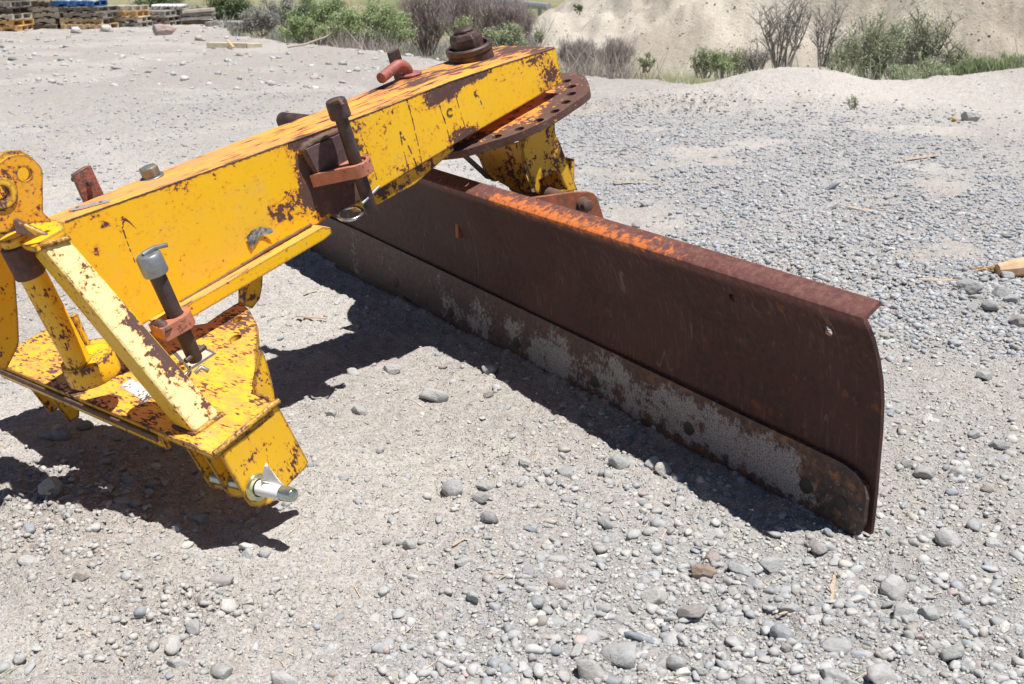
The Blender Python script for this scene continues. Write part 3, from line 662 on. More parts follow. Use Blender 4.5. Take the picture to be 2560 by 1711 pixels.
# scrap of foil sticker
c0 = FB.pt(650, 592, 1, -.093); vs2 = []; rs = random.Random(4); nxs = 9
for j in range(5):
    for i in range(nxs):
        t = i / (nxs - 1); x = c0[0] + (t - .5) * .075; z = c0[2] + (j / 4 - .5) * .032 * (1.3 - .9 * t) + .012 * math.sin(t * 3.1) + rs.uniform(-.002, .002)
        vs2.append((x, -.0925 - (.0012 + .004 * rs.random()) * (1 - t) - .018 * max(0, t - .55), z))
me = mkmesh('sticker_scrap', vs2, [(j * nxs + i, j * nxs + i + 1, (j + 1) * nxs + i + 1, (j + 1) * nxs + i) for j in range(4) for i in range(nxs - 1)], plain('foil_scrap', (.62, .63, .62), .25, .7, .2, 60, .4, (.16, .16, .15)))
ss_ = link('sticker_scrap', me, G, FB); sm = ss_.modifiers.new('solid', 'SOLIDIFY'); sm.thickness = .0006
ft = bpy.data.curves.new('stencil_letter', 'FONT'); ft.body = 'C'; ft.size = .034; ft.extrude = .0004; ft.materials.append(plain('stencil_ink', (.13, .10, .02), .6)); ft.align_x = 'CENTER'; ft.align_y = 'CENTER'
ft.offset = .0012
p = FB.pt(1124, 283, 1, -.0908)
_t = bpy.data.objects.new('t', ft); COL.objects.link(_t); bpy.context.view_layer.update()
_m = bpy.data.meshes.new_from_object(_t.evaluated_get(bpy.context.evaluated_depsgraph_get())); bpy.data.objects.remove(_t); _m.name = 'stencil_letter'
link('stencil_letter', _m, G, FB, loc=p, rot=Matrix.Rotation(math.radians(90), 4, 'X') @ Matrix.Rotation(math.radians(-14), 4, 'Z'))
# front swivel bolt
bp = on_top(381, 444)
def hex_prof(r0, r1, h0, h1): return [(r0, h0), (r0, h1 - .004), (r0 * .9, h1)]
lathe('washer', FB, (bp[0], bp[1] + .0, bp[2] - .002), [(.030, 0), (.030, .006)], M_galv, G, 28)
o = lathe('bolt_head', FB, (bp[0], bp[1], bp[2] + .004), [(.0245, 0), (.0245, .022), (.0215, .026)], M_bolt, G, 6, rot=Matrix.Rotation(.35, 4, 'Z'), bw=.002); smooth(o, 20)
# front lug post with its bolt
pz = FB.pt(232, 500, 1, .06)
q = FB.pl([(177, 437), (209, 417), (223, 413), (260, 494), (256, 500), (213, 518)], 1, .055)
prism('lug_post', FB, [(a_, min(b_, .3)) for a_, b_ in q], 1, .045, .058, M_red, G, bw=.002)
c_ = FB.pt(222, 458, 1, .044)
lathe('lug_bolt', FB, (c_[0], .058, c_[2]), [(.007, -.026), (.007, -.012), (.0135, -.012), (.0135, .0), (.007, .0), (.007, .075)], M_pin, G, 12, axis=1)
# ---- rear king bolt
KX, KY = .085, .085; kz = top_z(KX) - .006
k0 = FB.pt(1178, 152, 2, kz); KX, KY = k0[0], k0[1] - .005
lathe('bolt_collar', FB, (KX, KY, kz), [(.073, -.01), (.073, .030), (.071, .031), (.076, .033), (.077, .048), (.073, .052), (.062, .052), (.060, .036), (.02, .036)], M_nut, G, 48)
o = lathe('king_nut', FB, (KX - .004, KY, kz + .036), [(.054, 0), (.054, .043), (.047, .056), (.030, .062), (.030, .066), (.022, .070)], M_nut, G, 6, rot=Matrix.Rotation(.22, 4, 'Z'), bw=.003); smooth(o, 20)
lathe('bolt_end', FB, (KX - .004, KY, kz + .098), [(.031, 0), (.031, .006), (.024, .011)], M_nut, G, 28)
# ---- red bent pin on top and bar behind it
r0 = on_top(1022, 192); zt = r0[2]
hook = [Vector((r0[0], r0[1], zt - .03)), Vector((r0[0], r0[1], zt + .012))]
hook += arc3((r0[0] - .034, r0[1] - .004, zt + .014), .034, 0, 1.75, 10, (1, 0, 0), (0, 0, 1))[1:]
e_ = hook[-1]; hook += [e_ + Vector((-.040, -.012, -.002)), e_ + Vector((-.085, -.026, -.004))]
tube('bent_pin', FB, hook, .0165, M_red, G, 20)
lathe('pin_flange', FB, (r0[0] + .006, r0[1] - .004, zt + .001), [(.034, 0), (.036, .006), (.030, .010)], M_red, G, 32, rot=Matrix.Rotation(.10, 4, 'Y'))
b0 = FB.pt(1003, 205, 1, .17)
box('stop_bar', FB, (b0[0] - .022, .160, b0[2] - .06), (b0[0] + .021, .172, FB.pt(1000, 117, 1, .17)[2]), M_nut, G, .002)
# rusted pin end on the far side
c_ = FB.pt(700, 300, 1, .30); tube('far_pin', FB, [(c_[0], .285, c_[2]), (c_[0] + .012, .10, c_[2] - .004)], .024, M_nut, G, 20)
# ---- lock bracket welded to the near side, its strap and its pin
bq2 = FB.pl([(764, 374), (852, 334), (882, 400), (800, 446)], 1, -.112)
prism('bracket_block', FB, bq2, 1, -.113, -.086, M_rust_purple, G, bw=.004)
wl_ = [Vector((*FB.pt(px, py, 1, -.100),)) for px, py in [(800, 445), (790, 425), (777, 405), (764, 385), (757, 370), (772, 360), (800, 347), (830, 334), (850, 327)]]
wpts = []
for i in range(len(wl_) - 1):
    for t in range(4): wpts.append(wl_[i].lerp(wl_[i + 1], t / 4) + Vector((rng.uniform(-.0015, .0015), rng.uniform(-.002, .002), rng.uniform(-.0015, .0015))))
tube('weld_bead', FB, wpts, [.0085 + .0035 * random.random() for _ in wpts], M_rust_brown, G, 8)
PX2, PY2 = -.632, -.165; zst = FB.pt(905, 428, 1, PY2 - .04)[2]
def strap_mesh(c, root0, root1, R, th, z0, z1, mat):
    """flat bar bent round a pin: outline in the xy plane with the pin's eye left open"""
    cx, cy = c; a = np.linspace(math.radians(200), math.radians(360), 15)
    outer = [root0] + [(cx + R * math.cos(t), cy + R * math.sin(t)) for t in a] + [root1]
    inner = [(root1[0] - th, root1[1])] + [(cx + (R - th) * math.cos(t), cy + (R - th) * math.sin(t)) for t in a[::-1]] + [(root0[0] + th * 1.2, root0[1])]
    return prism_mesh('strap', outer + inner, 2, z0, z1, mat)
me = strap_mesh((PX2, PY2), (-.742, -.097), (PX2 + .042, -.097), .042, .012, zst - .018, zst + .018, M_orange)
o = link('strap', me, G, FB); bevel(o, .003); smooth(o, 50)
wbp = [(-.738, -.100), (PX2 + .030, -.100)] + [(PX2 + .030 * math.cos(t), PY2 + .030 * math.sin(t)) for t in np.linspace(.2, -math.pi + .5, 14)]
me = prism_mesh('strap_web', wbp, 2, zst - .004, zst + .010, M_orange, [circle(PX2, PY2, .0195, 20)]); smooth(link('strap_web', me, G, FB), 50)
tz = FB.pt(787, 262, 1, PY2)[2]; bz = FB.pt(953, 522, 1, PY2)[2]; hz = FB.pt(800, 322, 1, PY2)[2]
o = lathe('lock_pin', FB, (PX2, PY2, 0), [(.0165, bz + .004), (.0185, bz + .012), (.0180, hz), (.0275, hz), (.0290, hz + .006), (.0285, tz - .022), (.026, tz - .012), (.012, tz - .010)], M_pin, G, 28)
tube('head_weld', FB, [(PX2 - .018, PY2 - .012, tz - .012), (PX2 - .006, PY2 - .026, tz - .010), (PX2 - .008, PY2 - .040, tz - .022)], [.006, .0085, .005], M_rust_brown, G, 10)
tube('lynch_pin', FB, [(PX2 - .035, PY2 - .02, bz + .050), (PX2 + .048, PY2 + .0, bz + .060)], .005, M_galv, G, 12)
ring = arc3((PX2 - .060, PY2 + .012, bz + .028), .034, 0, 2 * math.pi, 28, (1, .0, .0), (0, .95, .18))
tube('pull_ring', FB, ring, .0048, M_chrome, G, 10)

# ---- turntable
TZ = -.212; tcx, tcy, tr = .105, .135, .358
rimpx = [(1401, 184), (1432, 182), (1457, 188), (1470, 206), (1473, 229), (1458, 242), (1432, 259), (1388, 288), (1330, 318), (1279, 339), (1228, 354), (1154, 377)]
rim = FB.pl(rimpx, 2, TZ)
ang_r = [(math.atan2(y - tcy, x - tcx), math.hypot(x - tcx, y - tcy)) for x, y in rim]
ang_r.sort(); A_ = [q[0] for q in ang_r]; R_ = [q[1] for q in ang_r]
disc = []
for i in range(120):
    t = -math.pi + 2 * math.pi * i / 120
    r = float(np.interp(t, A_, R_)) if A_[0] <= t <= A_[-1] else tr
    if not (A_[0] <= t <= A_[-1]):
        d0 = min(abs(t - A_[0]), abs(t - A_[-1])); k_ = max(0, 1 - d0 / .5); e2 = R_[0] if abs(t - A_[0]) < abs(t - A_[-1]) else R_[-1]; r = tr + (e2 - tr) * k_
    disc.append((tcx + r * math.cos(t), tcy + r * math.sin(t)))
hl = []
for px, py in [(1412, 185), (1425, 195), (1436, 208), (1431, 226), (1414, 249), (1383, 273), (1344, 296), (1294, 321), (1240, 341), (1184, 354)]:
    c = FB.pt(px, py, 2, TZ); hl.append((c[0], c[1]))
# even out the spacing of the index holes along their own circle
ha = sorted([math.atan2(y - tcy, x - tcx) for x, y in hl]); hr_ = float(np.mean([math.hypot(x - tcx, y - tcy) for x, y in hl]))
step = (ha[-1] - ha[0]) / (len(ha) - 1)
holes = [circle(tcx + hr_ * math.cos(ha[0] + step * i), tcy + hr_ * math.sin(ha[0] + step * i), .0165, 20) for i in range(-3, 16)]
M_disc = paint('rusty_turntable_paint', base=(.80, .36, .05), th=.60, chip=60, edge_k=.8, bigk=.5, ring=((tcx, tcy), .19, .33, .30), halo=.12, halo_col=(.60, .22, .05), fade=(.78, .30, .08), fadek=.05)
prism('turntable', FB, disc, 2, TZ - .024, TZ, M_disc, G, holes=holes, bw=.0022)
# ---- yoke under the turntable
yb = 1.585
f2 = FD.pl([(1304, 352), (1386, 300), (1388, 336), (1398, 354), (1444, 476), (1419, 478), (1355, 490), (1340, 478), (1312, 400)], 0, yb)
h2 = FD.pl([(1347, 451), (1396, 425), (1419, 474), (1356, 486)], 0, yb)
prism('yoke_cheek', FD, f2, 0, yb, yb + .018, M_yoke, G, holes=[h2], bw=.0015)
pA = FD.pt(1304, 352, 0, yb + .01); pB = FD.pt(1318, 474, 0, yb + .01)
f1 = FD.pl([(1187, 385), (1312, 350), (1304, 395), (1312, 430), (1330, 482), (1290, 480), (1248, 456)], 1, pA[1])
me = prism_mesh('yoke_web', f1, 1, pA[1] - .015, pA[1], M_yoke)
smooth(bevel(link('yoke_web', me, G, FD), .0015), 50)
prism('yoke_cheek', FD, [(a_ , b_) for a_, b_ in f2], 0, yb + .30, yb + .318, M_yoke, G, bw=.0015)
box('yoke_back', FD, (yb + .02, f2[4][0] - .0, .46), (yb + .30, f2[4][0] + .02, .62), M_yoke, G)
# guard plate seen in the gap left of the web
gp = FD.pl([(1150, 388), (1168, 390), (1235, 450), (1215, 448)], 1, -.05)
prism('guard_plate', FD, gp, 1, -.056, -.05, plain('dull_plate_steel', (.16, .17, .14), .6, .2, .2, 30), G, bw=.001)
# ---- blade lug behind the fold and its pivot
lb = 1.40
lp = FD.pl([(1290, 498), (1424, 479), (1465, 478), (1478, 483), (1486, 495), (1502, 545), (1500, 600), (1290, 600)], 0, lb)
M_lug = rust('orange_lug_rust', (.16, .065, .045), (.34, .10, .04), (.50, .19, .05), k3=.56, sc=30, rough=.6)
prism('blade_lug', FD, lp, 0, lb - .018, lb, M_lug, G, bw=.003)
prism('blade_lug', FD, [(a_, b_ - .07) for a_, b_ in lp], 0, lb + .36, lb + .378, M_lug, G, bw=.003)
c_ = FD.pt(1462, 513, 0, lb - .03)
lathe('lug_pivot', FD, (lb - .018, c_[1], c_[2]), [(.026, .40), (.026, 0), (.026, -.012), (.020, -.014), (.020, -.032), (.016, -.035)], M_rust_brown, G, 28, axis=0)

# ---- moldboard
LB = 3.20
pf = [(-.0140, .010), (-.0140, .06), (-.0120, .12), (-.0060, .20), (-.0010, .27), (.0090, .345), (.0240, .400), (.0440, .450), (.0690, .500), (.0930, .536), (.1060, .553), (.1085, .562), (.1040, .568), (.0900, .576), (.0600, .593)]
fr = np.array(pf); tg = np.gradient(fr, axis=0); tg /= np.linalg.norm(tg, axis=1)[:, None]; nb = np.c_[-tg[:, 1], tg[:, 0]]; nb[np.abs(nb[:, 0]) < 1e-9] += 0
back = fr + nb * .0115
NB = 90; prof = [tuple(p) for p in fr] + [tuple(p) for p in back[::-1]]; mV = []; mF = []; K = len(prof)
for i in range(NB + 1):
    b = LB * i / NB + .0
    for j, (m, z) in enumerate(prof): mV.append((b, m + .0015 * math.sin(b * 5 + z * 9), z + .0018 * math.sin(b * 3.1)))
for i in range(NB):
    for j in range(K): mF.append((i * K + j, i * K + (j + 1) % K, (i + 1) * K + (j + 1) % K, (i + 1) * K + j))
for j in range(len(fr) - 1):
    mF.append((j, j + 1, K - 2 - j, K - 1 - j)); q_ = NB * K; mF.append((q_ + j, q_ + j + 1, q_ + K - 2 - j, q_ + K - 1 - j))
def mold_mat():
    s = NT('rusty_moldboard'); v = s.co(); d = s.sep(v)
    streak = s.map(v, (1, .35, .16), (.55, 0, 0))
    a1_ = s.noise(s.map(v, (1, .3, .10), (0, -.42, 0)), 120, 6, .72); a2_ = s.noise(v, 5, 4, .6); a3_ = s.noise(v, 60, 6, .7)
    c = s.mix(s.ss(a3_, .3, .7), (.030, .015, .014), (.064, .031, .025)); c = s.mix(s.ss(s.noise(v, 2.6, 5, .6), .40, .66, 0, .8), c, (.070, .034, .029)); c = s.mix(s.m_('MULTIPLY', s.ss(s.noise(v, 9, 6, .7), .48, .66), s.ss(d[2], .38, .24, .2, .8)), c, (.075, .026, .022))
    c = s.mix(s.m_('MULTIPLY', s.ss(a1_, .52, .72), s.ss(a2_, .38, .60, .0, .75)), c, (.165, .118, .105))
    c = s.mix(s.m_('MULTIPLY', s.ss(s.noise(v, 26, 6, .7), .56, .72), s.ss(s.blob(v, (.25, 0, .30), (.45, .5, .38)), 0, .5, .15, .8)), c, (.20, .075, .022))
    # the folded top: bare purple rust with a band of orange paint left
    fold = s.ss(d[2], .525, .556)
    c2 = s.mix(s.ss(a3_, .35, .7), (.115, .052, .050), (.19, .105, .085))
    og = s.m_('ADD', s.noise(v, 48, 7, .72), s.m_('MULTIPLY', s.ss(d[0], .35, .95), s.m_('MULTIPLY', s.ss(s.m_('ABSOLUTE', s.m_('SUBTRACT', d[2], .567)), .004, .024, 1, 0), .17)))
    og = s.m_('SUBTRACT', og, s.ss(d[0], .72, .25, 0, .11)); og = s.m_('SUBTRACT', og, s.ss(d[0], 1.38, 1.5, 0, .16))  # far end: orange dimmed to paint in the turntable's shade
    c2 = s.mix(s.ss(og, .53, .70), c2, (.58, .19, .05)); c2 = s.mix(s.ss(og, .78, .84), c2, (.66, .40, .06))
    c = s.mix(fold, c, c2)
    # thin scratches
    nz = s.noise(s.map(v, (7, 1, 1.3), (0, .25, 0)), 1, 2, .5); ln = s.m_('MULTIPLY', s.ss(s.m_('ABSOLUTE', s.m_('SUBTRACT', nz, .5)), .0015, .004, 1, 0), s.ss(a2_, .5, .6))
    c = s.mix(s.m_('MULTIPLY', ln, .22), c, (.35, .28, .24)); c = s.mix(1., c, (1.06, .92, .90), 'MULTIPLY'); s.b.inputs['Specular IOR Level'].default_value = .28
    s.set(Base_Color=c, Roughness=s.m_('MULTIPLY_ADD', s.noise(v, 120, 3), .2, .50))
    s.set(Normal=s.bump(s.m_('ADD', s.noise(v, 150, 5, .7), s.m_('MULTIPLY', a1_, .8)), .3, .0014)); return s.m
me = mkmesh('moldboard', mV, mF, mold_mat()); fixn(me)
mold = link('moldboard', me, G, FD); smooth(mold, 50)
bm_ = []
for px, py, sq in ((2075, 826, 1), (1836, 744, 0)):
    c = FD.pt(px, py, 1, .055 if sq else .06)
    cm = lathe_mesh('hole_cutter', [(.0125, -.12), (.0125, .12)] if sq else [(.0125, -.008), (.0125, .12)], None, 20, 1); cm.transform(Matrix.Translation((c[0], .04 if sq else float(np.interp(c[2], [p[1] for p in pf[:11]], [p[0] for p in pf[:11]])), c[2]))); bm_.append(cm)
# bolt holes pierced right through
cut = bmesh.new()
for cm in bm_: cut.from_mesh(cm)
cme = bpy.data.meshes.new('hole_cutter'); cut.to_mesh(cme); cut.free(); co_ = bpy.data.objects.new('hole_cutter', cme); COL.objects.link(co_); co_.matrix_basis = FD.matrix()
bo = mold.modifiers.new('holes', 'BOOLEAN'); bo.operation = 'DIFFERENCE'; bo.object = co_; bo.solver = 'EXACT'
bpy.context.view_layer.update(); dg = bpy.context.evaluated_depsgraph_get(); newme = bpy.data.meshes.new_from_object(mold.evaluated_get(dg)); mold.modifiers.clear(); mold.data = newme; newme.name = 'moldboard'
bpy.data.objects.remove(co_)
# ---- cutting edge
ce = [(.010, .030)]
def edge_z(b): return .162 + .05 * min(1, b / 2.6)
top_line = [(LB - .02, edge_z(3.2))] + [(b, edge_z(b)) for b in np.linspace(2.9, .3, 10)] + [(.12, .166), (.075, .163), (.040, .152), (.018, .132), (.010, .104), (.010, .035), (.020, .008), (.040, -.004)]
bot_line = [(.10, .004)] + [(b, -.002 + .006 * math.sin(b * 4) * .5) for b in np.linspace(.3, 3.1, 14)] + [(LB - .02, .0)]
M_cut = None
def cut_mat():
    s = NT('worn_cutting_edge'); v = s.co(); d = s.sep(v)
    a3_ = s.noise(v, 55, 6, .7); st_ = s.noise(s.map(v, (1, 1, .45)), 130, 6, .75)
    c = s.mix(s.ss(a3_, .32, .68), (.060, .034, .032), (.125, .066, .050))
    rightk = s.ss(d[0], 1.25, .35)
    c = s.mix(s.m_('MULTIPLY', s.ss(s.noise(v, 22, 6, .72), .50, .66), s.m_('MULTIPLY', rightk, s.ss(d[2], .06, .13, .45, 1))), c, (.30, .125, .045))
    band = s.m_('MULTIPLY', s.ss(d[2], -.01, .045), s.ss(d[2], .20, .10)); wear = s.m_('MULTIPLY', band, s.m_('MULTIPLY', s.ss(d[0], 2.6, .7), s.ss(d[0], .05, .28)))
    g = s.ss(s.m_('ADD', s.m_('MULTIPLY_ADD', st_, .5, s.m_('MULTIPLY', a3_, .5)), s.m_('MULTIPLY_ADD', wear, .27, s.m_('MULTIPLY', s.m_('SUBTRACT', s.noise(v, 7, 5, .65), .5), .95))), .625, .75); g = s.m_('MULTIPLY', g, s.ss(s.noise(v, 210, 4, .7), .40, .50, .12, 1))
    c = s.mix(s.m_('MULTIPLY', g, .9), c, s.mix(s.ss(s.noise(v, 240, 3, .7), .4, .6), (.27, .26, .265), (.43, .415, .41)))
    tip = s.ss(s.blob(v, (.05, 0, .05), (.13, .4, .13)), .0, .4); c = s.mix(s.m_('MULTIPLY', tip, s.ss(s.noise(v, 34, 6, .7), .45, .6)), c, (.035, .030, .030))
    c = s.mix(s.m_('MULTIPLY', tip, s.ss(s.noise(v, 120, 5, .7), .60, .68, 0, .8)), c, (.42, .36, .30))
    s.set(Base_Color=c, Roughness=s.m_('MULTIPLY_ADD', g, -.12, .58)); s.set(Normal=s.bump(s.m_('ADD', s.noise(v, 140, 5, .7), s.m_('MULTIPLY', s.noise(v, 24, 4, .6), .8)), .5, .0022)); return s.m
M_cut = cut_mat()
me = prism_mesh('cutting_edge', top_line + bot_line, 1, -.011, .005, M_cut)
ced = link('cutting_edge', me, G, FD); bevel(ced, .003, 2, 60); smooth(ced, 50)
ced.rotation_mode = 'QUATERNION'
for px, py in [(2101, 1260), (2014, 1216), (1721, 1072), (1486, 955), (1291, 858), (1127, 781), (990, 707)]:
    c = FD.pt(px, py, 1, .006); lathe('plough_bolt', FD, (c[0], .0045, c[2]), [(.0195, 0), (.0195, .0022), (.014, .0034)], plain('bolt_head_steel', (.045, .032, .030), .6, 0, .1, 40, .1), G, 20, axis=1, bw=0)

# ---------------------------------------------------------------- hitch
ZP = .185
fp = [(-.035, 1.16), (-.034, .0), (.150, .0), (.176, .02), (.180, .098)]
fp += FH.pl([(639, 879), (644, 844), (641, 809), (626, 779), (601, 754), (587, 762), (559, 779), (516, 809)], 2, ZP)
c_in = [(.30, .70), (.24, .80), (.17, .92), (.17, 1.02), (.15, 1.16)]
hh = []
for px, py in ((592, 800), (590, 845)):
    c = FH.pt(px, py, 2, ZP); hh.append(circle(c[0], c[1], .0165, 20))
plate = prism('hitch_plate', FH, fp + c_in, 2, ZP - .016, ZP, [M_hitch, M_plate], G, holes=hh, bw=.003, tops=True)
box('front_flange', FH, (-.030, .235, ZP - .062), (-.016, 1.16, ZP - .0165), M_hitch, G, .002)
box('weld_strip', FH, (-.044, .24, ZP - .030), (-.0355, 1.15, ZP - .012), M_rust_brown, G, .003)
endp = FH.pl([(548, 1130), (694, 1011), (771, 1154), (766, 1169), (728, 1206), (702, 1240), (676, 1260), (650, 1270), (629, 1266), (618, 1252)], 1, 0)
o = prism('clevis_plate', FH, endp, 1, .0, .012, M_hitch, G, bw=.003)
for yy in (.085, .160):
    e2 = [(a_ + (.0 if i else 0), min(b_, ZP - .018)) for i, (a_, b_) in enumerate(endp)]
    prism('clevis_plate', FH, e2, 1, yy, yy + .012, M_hitch, G, bw=.002)
box('clevis_back', FH, (.150, .013, .03), (.162, .159, ZP - .018), M_hitch, G)
tube('weld_bead', FH, [(-.030 + .205 * i / 24, -.001 + random.uniform(-.001, .001), ZP - .001 + .013 * i / 24 + random.uniform(-.001, .001)) for i in range(25)], [.007 + .0015 * random.random() for _ in range(25)], M_orange if False else M_hitch, G, 8)
prism('riser_plate', FH, FH.pl([(655, 873), (668, 906), (681, 955), (690, 1003), (664, 1003), (640, 990), (636, 962)], 1, .10), 1, .10, .112, M_hitch, G, bw=.003)
for yy in (.86, .98):
    prism('gusset_plate', FH, [(-.03, ZP - .02), (.10, ZP - .02), (.02, .02), (-.01, .02)], 1, yy, yy + .012, M_hitch, G)
# decals on the plate
def decal(pts, mat, nm):
    q = FH.pl(pts, 2, ZP + .0006); me = prism_mesh(nm, q, 2, ZP + .0003, ZP + .0012, mat); return link(nm, me, G, FH)
decal([(498, 862), (541, 884), (474, 928), (428, 880)], M_ink, 'warning_sticker'); d2 = decal([(496, 868), (532, 885), (475, 921), (440, 880)], M_decal, 'warning_sticker'); d2.location += Vector(nrm) * .0007
decal([(300, 966), (328, 946), (395, 985), (362, 1006)], paint('white_sticker', base=(.62, .62, .60), th=.60, edge_k=1.8, edge_r=.008, halo=.0, halo_col=(.2, .2, .2), fade=(.55, .55, .53)), 'white_sticker')
# ---- hitch pin with its paper sleeve
wc = FH.pt(642, 1218, 1, 0); pdir = Vector((FH.pt(728, 1238, 1, -.115)[0] - wc[0], -.115, FH.pt(728, 1238, 1, -.115)[2] - wc[2])).normalized()
rotp = Vector((0, -1, 0)).rotation_difference(pdir).to_matrix().to_4x4()
def plathe(nm, prof, mat, n=36, bw=.001): return lathe(nm, FH, (wc[0], wc[1], wc[2]), [(r, -h) for r, h in prof], mat, G, n, axis=1, rot=rotp, bw=bw)
plathe('pin_washer', [(.036, .001), (.036, .005), (.033, .010), (.022, .010), (.022, .001)], M_zinc)
plathe('hitch_pin', [(.0175, -.15), (.0175, .001), (.0185, .10), (.0178, .112), (.0160, .124), (.0135, .1255)], M_zincb)
plathe('paper_sleeve', [(.0192, .012), (.0192, .088), (.0189, .088), (.0189, .012)], M_paper, bw=0)
# loose corner of the paper standing up
L0 = wc[0]; fl = []; nu, nv_ = 7, 6
for j in range(nv_):
    for i in range(nu):
        u_ = i / (nu - 1); v_ = j / (nv_ - 1); wv = (1 - v_) * (u_ - .45)
        fl.append((.010 * math.sin(u_ * 2) * v_ + .004, -(.054 + .080 * wv + .004 * v_), .0180 + .052 * v_ + .005 * math.sin(u_ * 3)))
me = mkmesh('paper_flap', fl, [(j * nu + i, j * nu + i + 1, (j + 1) * nu + i + 1, (j + 1) * nu + i) for j in range(nv_ - 1) for i in range(nu - 1)], M_paper, True)
pf_ = link('paper_flap', me, G, FH, loc=wc, rot=rotp); sm = pf_.modifiers.new('solid', 'SOLIDIFY'); sm.thickness = .0005
# small print on the sleeve
iv, if_ = [], []
for k in range(26):
    a = math.radians(112 + 9 * (k // 13)); h0 = .024 + (k % 13) * .0042; r = .01945; da = .05; l_ = random.choice((.0022, .0028, .0016))
    if random.random() < .12: continue
    b_ = len(iv); iv += [(r * math.cos(a + s1 * da), -(h0 + s2 * l_), r * math.sin(a + s1 * da)) for s1, s2 in ((0, 0), (1, 0), (1, 1), (0, 1))]; if_.append((b_, b_ + 1, b_ + 2, b_ + 3))
link('sleeve_print', mkmesh('sleeve_print', iv, if_, M_ink), G, FH, loc=wc, rot=rotp)

# ---- strut from mast head to clevis box
TL, TR_ = Vector(FH.pt(99, 616, 1, .345)), Vector(FH.pt(175, 597, 1, .330)); BR, BL = Vector(FH.pt(557, 1038, 2, ZP)), Vector(FH.pt(488, 1088, 2, ZP))
du = ((BL - TL) + (BR - TR_)).normalized(); dw = (TR_ - TL + BR - BL).normalized(); dn = du.cross(dw).normalized()
if dn.y > 0: dn = -dn
TH_ = .085
BL2, BR2 = BL - dn * TH_, BR - dn * TH_; TL2, TR2 = TL - dn * TH_, TR_ - dn * TH_
for q_ in (BL2, BR2): q_ += du * ((ZP - q_.z) / du.z)
vst = [TL, TR_, BR, BL, TL2, TR2, BR2, BL2]
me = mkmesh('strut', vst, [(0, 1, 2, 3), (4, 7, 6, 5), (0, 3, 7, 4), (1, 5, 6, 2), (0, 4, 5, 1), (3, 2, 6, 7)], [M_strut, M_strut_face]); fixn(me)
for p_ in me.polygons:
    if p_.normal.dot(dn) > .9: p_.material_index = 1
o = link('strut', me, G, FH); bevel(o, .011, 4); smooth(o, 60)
# burnt weld patch on the strut carrying the strap of the swing lock pin
P1 = FH.pt(430, 770, 1, .235); PX1, PY1 = P1[0], .235
zs1 = FH.pt(455, 812, 1, PY1 - .03)[2]
def eye_mesh(nm, c, root, R, rin, z0, z1, mat):
    d = Vector((root[0] - c[0], root[1] - c[1])); th = math.atan2(d.y, d.x); a = np.linspace(th + 1.45, th + 2 * math.pi - 1.45, 22)
    pts = [(c[0] + R * math.cos(t), c[1] + R * math.sin(t)) for t in a]; nx, ny = -math.sin(th), math.cos(th)
    pts += [(root[0] - nx * R * .85, root[1] - ny * R * .85), (root[0] + nx * R * .85, root[1] + ny * R * .85)]
    return prism_mesh(nm, pts, 2, z0, z1, mat, [circle(c[0], c[1], rin, 24)])
me = eye_mesh('pin_eye', (PX1, PY1), (.075, PY1 + .002), .037, .021, zs1 - .018, zs1 + .018, M_orange)
o = link('pin_eye', me, G, FH); bevel(o, .003); smooth(o, 50)
wb = FH.pl([(362, 800), (395, 770), (420, 800), (442, 870), (430, 905), (395, 870)], 0, .084)
tube('weld_bead', FH, [(.088, PY1 + .030 - .06 * i / 14, zs1 + .02 * math.sin(i / 14 * 3.1) + random.uniform(-.003, .003)) for i in range(15)], [.010 + .004 * random.random() for _ in range(15)], M_rust, G, 8)
t1 = FH.pt(360, 640, 1, PY1)[2]; hb = FH.pt(378, 692, 1, PY1)[2]; b1 = FH.pt(508, 890, 1, PY1)[2]
lathe('swing_pin', FH, (PX1, PY1, 0), [(.0165, b1), (.019, b1 + .008), (.0198, hb)], M_pin, G, 28)
lathe('pin_cap', FH, (PX1, PY1, 0), [(.0198, hb - .001), (.0300, hb), (.0310, hb + .006), (.0300, t1 - .006), (.025, t1)], M_galv, G, 32)
tube('cap_handle', FH, [(PX1 - .008, PY1 + .004, t1 + .001), (PX1 + .020, PY1 - .004, t1 + .006), (PX1 + .045, PY1 - .022, t1 + .003)], [.008, .006, .0055], M_galv, G, 12)
tube('cotter_pin', FH, [(PX1 - .03, PY1 - .01, b1 + .02), (PX1 + .034, PY1 - .006, b1 + .022)], .0075, M_pin, G, 12)
c_ = (PX1 - .045, PY1 + .01, b1 - .004)
for dz_ in (0, .012):
    tube('cotter_ring', FH, arc3((c_[0], c_[1], c_[2] - dz_), .027 - dz_ * .3, .4, 5.6, 18, (1, .2, .1), (0, 1, .1)), .0048, M_chrome, G, 10)
tube('cotter_hook', FH, [(PX1 - .03, PY1 - .03, b1 - .012), (PX1 - .012, PY1 - .036, b1 - .004), (PX1 - .002, PY1 - .044, b1 - .02)], .006, M_galv, G, 12)

